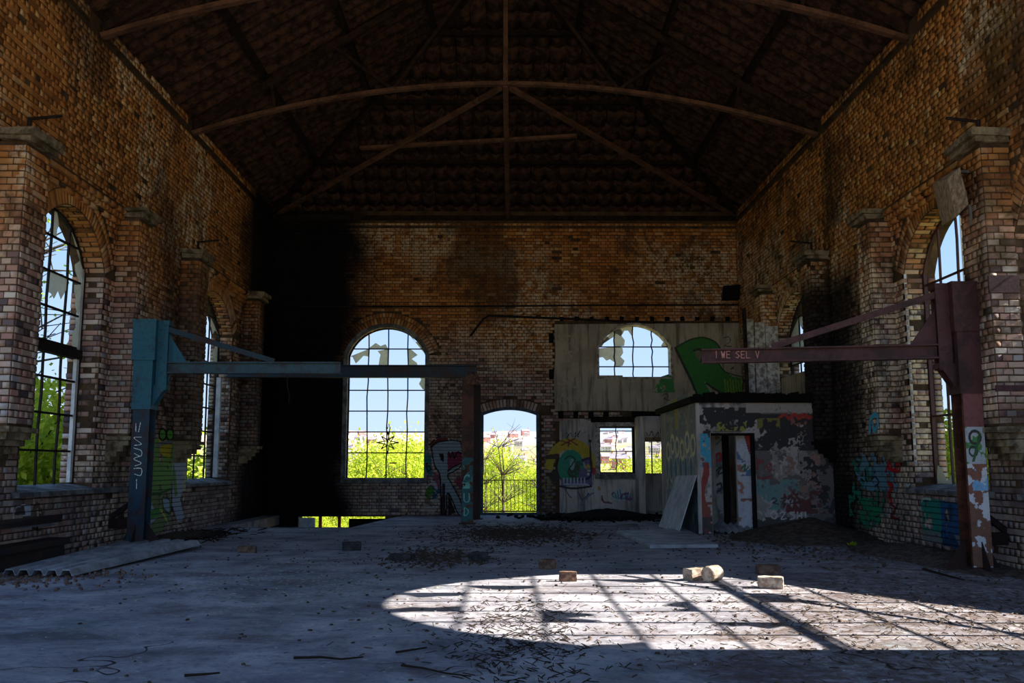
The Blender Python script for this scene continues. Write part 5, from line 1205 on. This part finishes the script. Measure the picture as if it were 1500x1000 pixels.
# views open between bearings: doorway, small window, door light, tall window
h0 = h1 = None
rr = random.Random(5)
HP = []
for k in range(110):
    t = rr.choice([rr.uniform(.098, .176), rr.uniform(.098, .176), rr.uniform(-.03, .045), rr.uniform(-.17, -.14)])
    y = rr.uniform(560, 1350); kind = 1 if rr.random() < .13 else 0; rz = rr.uniform(-.5, .5)
    if any(abs(t * y - a_) < 17 and abs(y - b_) < 17 for a_, b_ in HP): continue
    HP.append((t * y, y))
    if kind: q = house(1, t * y, y, rz, rr.uniform(.8, 1.3), h1); h1 = h1 or q
    else: q = house(0, t * y, y, rz, rr.uniform(.6, 1.0), h0); h0 = h0 or q

def crown_mesh(name, seed, n, rx, rz, z0, clumps, leaf, mat):
    r = np.random.default_rng(seed); C = r.normal(0, .42, (clumps, 3)) * [rx, rx, rz] + [0, 0, z0]
    c = C[r.integers(0, clumps, n)] + r.normal(0, .19, (n, 3)) * [rx, rx, rz]
    a = r.normal(0, 1, (n, 3)); a /= np.linalg.norm(a, axis=1)[:, None]; c = np.array([0, 0, z0]) + np.clip(c - [0, 0, z0], [-rx * 1.05, -rx * 1.05, -rz * 1.1], [rx * 1.05, rx * 1.05, rz * 1.1]); q = np.hypot(c[:, 0], c[:, 1]); c[:, :2] *= np.minimum(1, rx * 1.02 / np.maximum(q, 1e-6))[:, None]; b = np.cross(a, r.normal(0, 1, (n, 3))); b /= np.linalg.norm(b, axis=1)[:, None]
    L = leaf * r.uniform(.6, 1.4, (n, 1)); V = np.stack([c - a * L, c - b * L * .5, c + a * L, c + b * L * .5], 1).reshape(-1, 3)
    o = np_mesh(name, V, np.arange(4 * n).reshape(-1, 4), mat, tint=np.repeat(np.clip(r.normal(.5, .25, n), 0, 1), 4)); return o
def tree(kind):
    r = empty('tree', (0, 0, 0)); rr = random.Random(kind + 40)
    H = (3.9, 2.3, 6.0)[kind]; m = MB(); tips = []
    for k in range((3, 7, 2)[kind]):
        a = rr.uniform(0, 6.28); lean = rr.uniform(.1, .5); p = [(rr.uniform(-.2, .2), rr.uniform(-.2, .2), -.4)]
        for j in range(1, 6): p.append((p[0][0] + math.cos(a) * lean * j * .3 + rr.uniform(-.08, .08), p[0][1] + math.sin(a) * lean * j * .3 + rr.uniform(-.08, .08), H * j / 5.2))
        m.tube(p, [(.07, .03, .08)[kind] * (1 - j * .16) for j in range(6)], 5); tips += p[2:]
    for k in range((26, 16, 60)[kind]):
        b0 = Vector(rr.choice(tips)); d = Vector((rr.uniform(-1, 1), rr.uniform(-1, 1), rr.uniform(.1, .9))).normalized() * rr.uniform(.6, 1.5)
        m.tube([b0, b0 + d * .5 + Vector((0, 0, .05)), b0 + d], [.016, .011, .005], 4)
        if kind == 2:
            for _ in range(2): e = Vector((rr.uniform(-1, 1), rr.uniform(-1, 1), rr.uniform(-.2, .8))).normalized() * .5; q = b0 + d * rr.uniform(.4, .9); m.tube([q, q + e], [.007, .004], 4)
    m.build('trunk', M['bark'], r)
    if kind == 0: c = crown_mesh('crown', 1, 9000, 1.7, 1.9, 3.2, 42, .060, M['leaf'])
    elif kind == 1: c = crown_mesh('crown', 2, 16000, 1.5, 1.25, 1.3, 44, .040, M['leaf'])
    else: c = crown_mesh('crown', 3, 700, 1.6, 2.0, 4.0, 30, .035, M['leaf2'])
    c.parent = r; c['kind'] = 'stuff'; return r
proto = [tree(0), tree(1), tree(2)]; used = [False] * 3
def put(kind, x, y, top, label, group, w=1.0):
    """plant so that the crown reaches height top"""
    H = (4.9, 2.6, 5.9)[kind]; zg = float(ground_h(np.array([x]), np.array([y]))[0]) - .1; s = (top - zg) / H
    r = proto[kind] if not used[kind] else copy_tree(proto[kind]); used[kind] = True
    s2 = min(s, 1.7) * w; rad_ = (1.9, 1.66, 2.0)[kind] * s2
    if y < YB + 2: x = math.copysign(max(abs(x), WX + THK + .15 + rad_), x)
    r.location = (x, y, zg); r.scale = (s2, s2, s); r.rotation_euler.z = random.uniform(0, 6.28)
    tag(r, label, 'tree' if kind != 1 else 'shrub', group); r.name = 'tree' if kind != 1 else 'shrub'; return r
# beyond the tall back window: dense green
for x, y, t in ((-7.6, 41, 1.9), (-6.0, 44, 2.5), (-4.6, 42, 2.7), (-7.0, 37, 1.3), (-5.4, 36, 1.2), (-3.9, 37, 2.0), (-6.6, 48, 2.6), (-5.2, 50, 3.0), (-6.4, 33, -.2), (-4.9, 31, -.3), (-3.5, 32, .5), (-4.3, 48, 3.0), (-8.2, 34, 0), (-9.2, 40, 1)):
    put(0, x, y, t, 'leafy bright green tree seen through the tall back window', 'trees beyond the tall back window', 1.0)
# slender saplings past the doorway
for x, y, t, k in ((-.55, 33, 1.5, 2), (.15, 31, 1.9, 2), (.95, 34, 1.3, 2), (-.2, 38, 2.3, 0), (.55, 36, .9, 2), (-1.0, 36, 1.2, 0), (1.3, 40, 1.0, 2), (.5, 44, 1.9, 0), (1.1, 37, 1.5, 0), (-.4, 45, 2.4, 0), (.2, 35, .6, 0)):
    put(k, x, y, t, 'slender sapling with thin young leaves beyond the doorway' if k == 2 else 'bushy young tree beyond the doorway', 'saplings beyond the doorway' if k == 2 else 'bushy trees beyond the doorway', .62 if k == 0 else 1)
for x, y, t in ((4.3, 40, .5), (5.1, 42, .4), (4.0, 34, .1), (6.2, 36, 1.3), (5.5, 34, 1.1), (6.6, 41, 1.5)):
    put(1, x, y, t, 'yellow green shrub seen through the two small back windows', 'shrubs beyond the small back windows')
# below the building, behind the basement opening
for x, y, t in ((-5.9, 27.5, -1.0), (-4.6, 28.5, -.7)):
    put(1, x, y, t, 'shrub seen through the opening under the floor', 'shrubs below the floor pit')
# thick growth against the left wall
for i, (x, y, t) in enumerate(((-8.2, 14.2, 2.1), (-8.6, 16.4, 2.5), (-9.4, 18.6, 2.3), (-8.4, 20.2, 1.7), (-9.0, 22.6, 1.9), (-10.6, 25.5, 2.0), (-11.4, 20.6, 2.9), (-8.3, 18.0, 1.2), (-9.8, 27, 1.4), (-12.5, 29, 2.6), (-8.9, 24.6, 1.2), (-13, 24, 3.0))):
    put(1, x, y, t, 'yellow green shrub growing against the left wall, seen through its windows', 'shrubs outside the left wall', 1.15)
put(2, -9.0, 17.5, 6.6, 'bare tree with thin twigs outside the near left window', None, 1.3)
put(2, -10.5, 20.5, 7.4, 'taller bare tree behind the first outside the left windows', None, 1.4)
for x, y, t in ((8.9, 19.6, 1.9), (9.6, 21.0, 2.3), (8.2, 15.8, 1.3), (10.2, 23, 2.2)):
    put(1, x, y, t, 'green shrub outside the right wall, seen through the near window', 'shrubs outside the right wall')
# young fern sprouting in the black debris and a tuft on the earth
def tuft(px, py, n, L, label, seed):
    c = at(px, py, Z=.03); r = random.Random(seed); root = empty('seedling', tuple(c), label, 'plant'); m = MB()
    for k in range(n):
        a = r.uniform(0, 6.28); l = L * r.uniform(.5, 1.1); d = Vector((math.cos(a), math.sin(a), r.uniform(.5, 1.6))).normalized(); s_ = d.cross(Vector((0, 0, 1))).normalized(); b = Vector(c) + Vector((r.uniform(-1, 1), r.uniform(-1, 1), 0)) * L * .5
        tip = b + d * l - Vector((0, 0, l * .15)); mid = b + d * l * .55
        m.add([b, mid + s_ * l * .18, tip, mid - s_ * l * .18], [(0, 1, 2, 3)])
    o = m.build('leaves', M['leaf'], root); o.data.attributes.new('tint', 'FLOAT', 'POINT').data.foreach_set('value', [.4] * len(o.data.vertices)); o['kind'] = 'stuff'
tuft(838, 745, 60, .16, 'small green plant growing in the black debris below the wall picture', 1)
tuft(1248, 799, 40, .09, 'tuft of green on the earth heap by the right wall', 2)
tuft(782, 738, 30, .12, 'little sprig at the right foot of the doorway', 3)
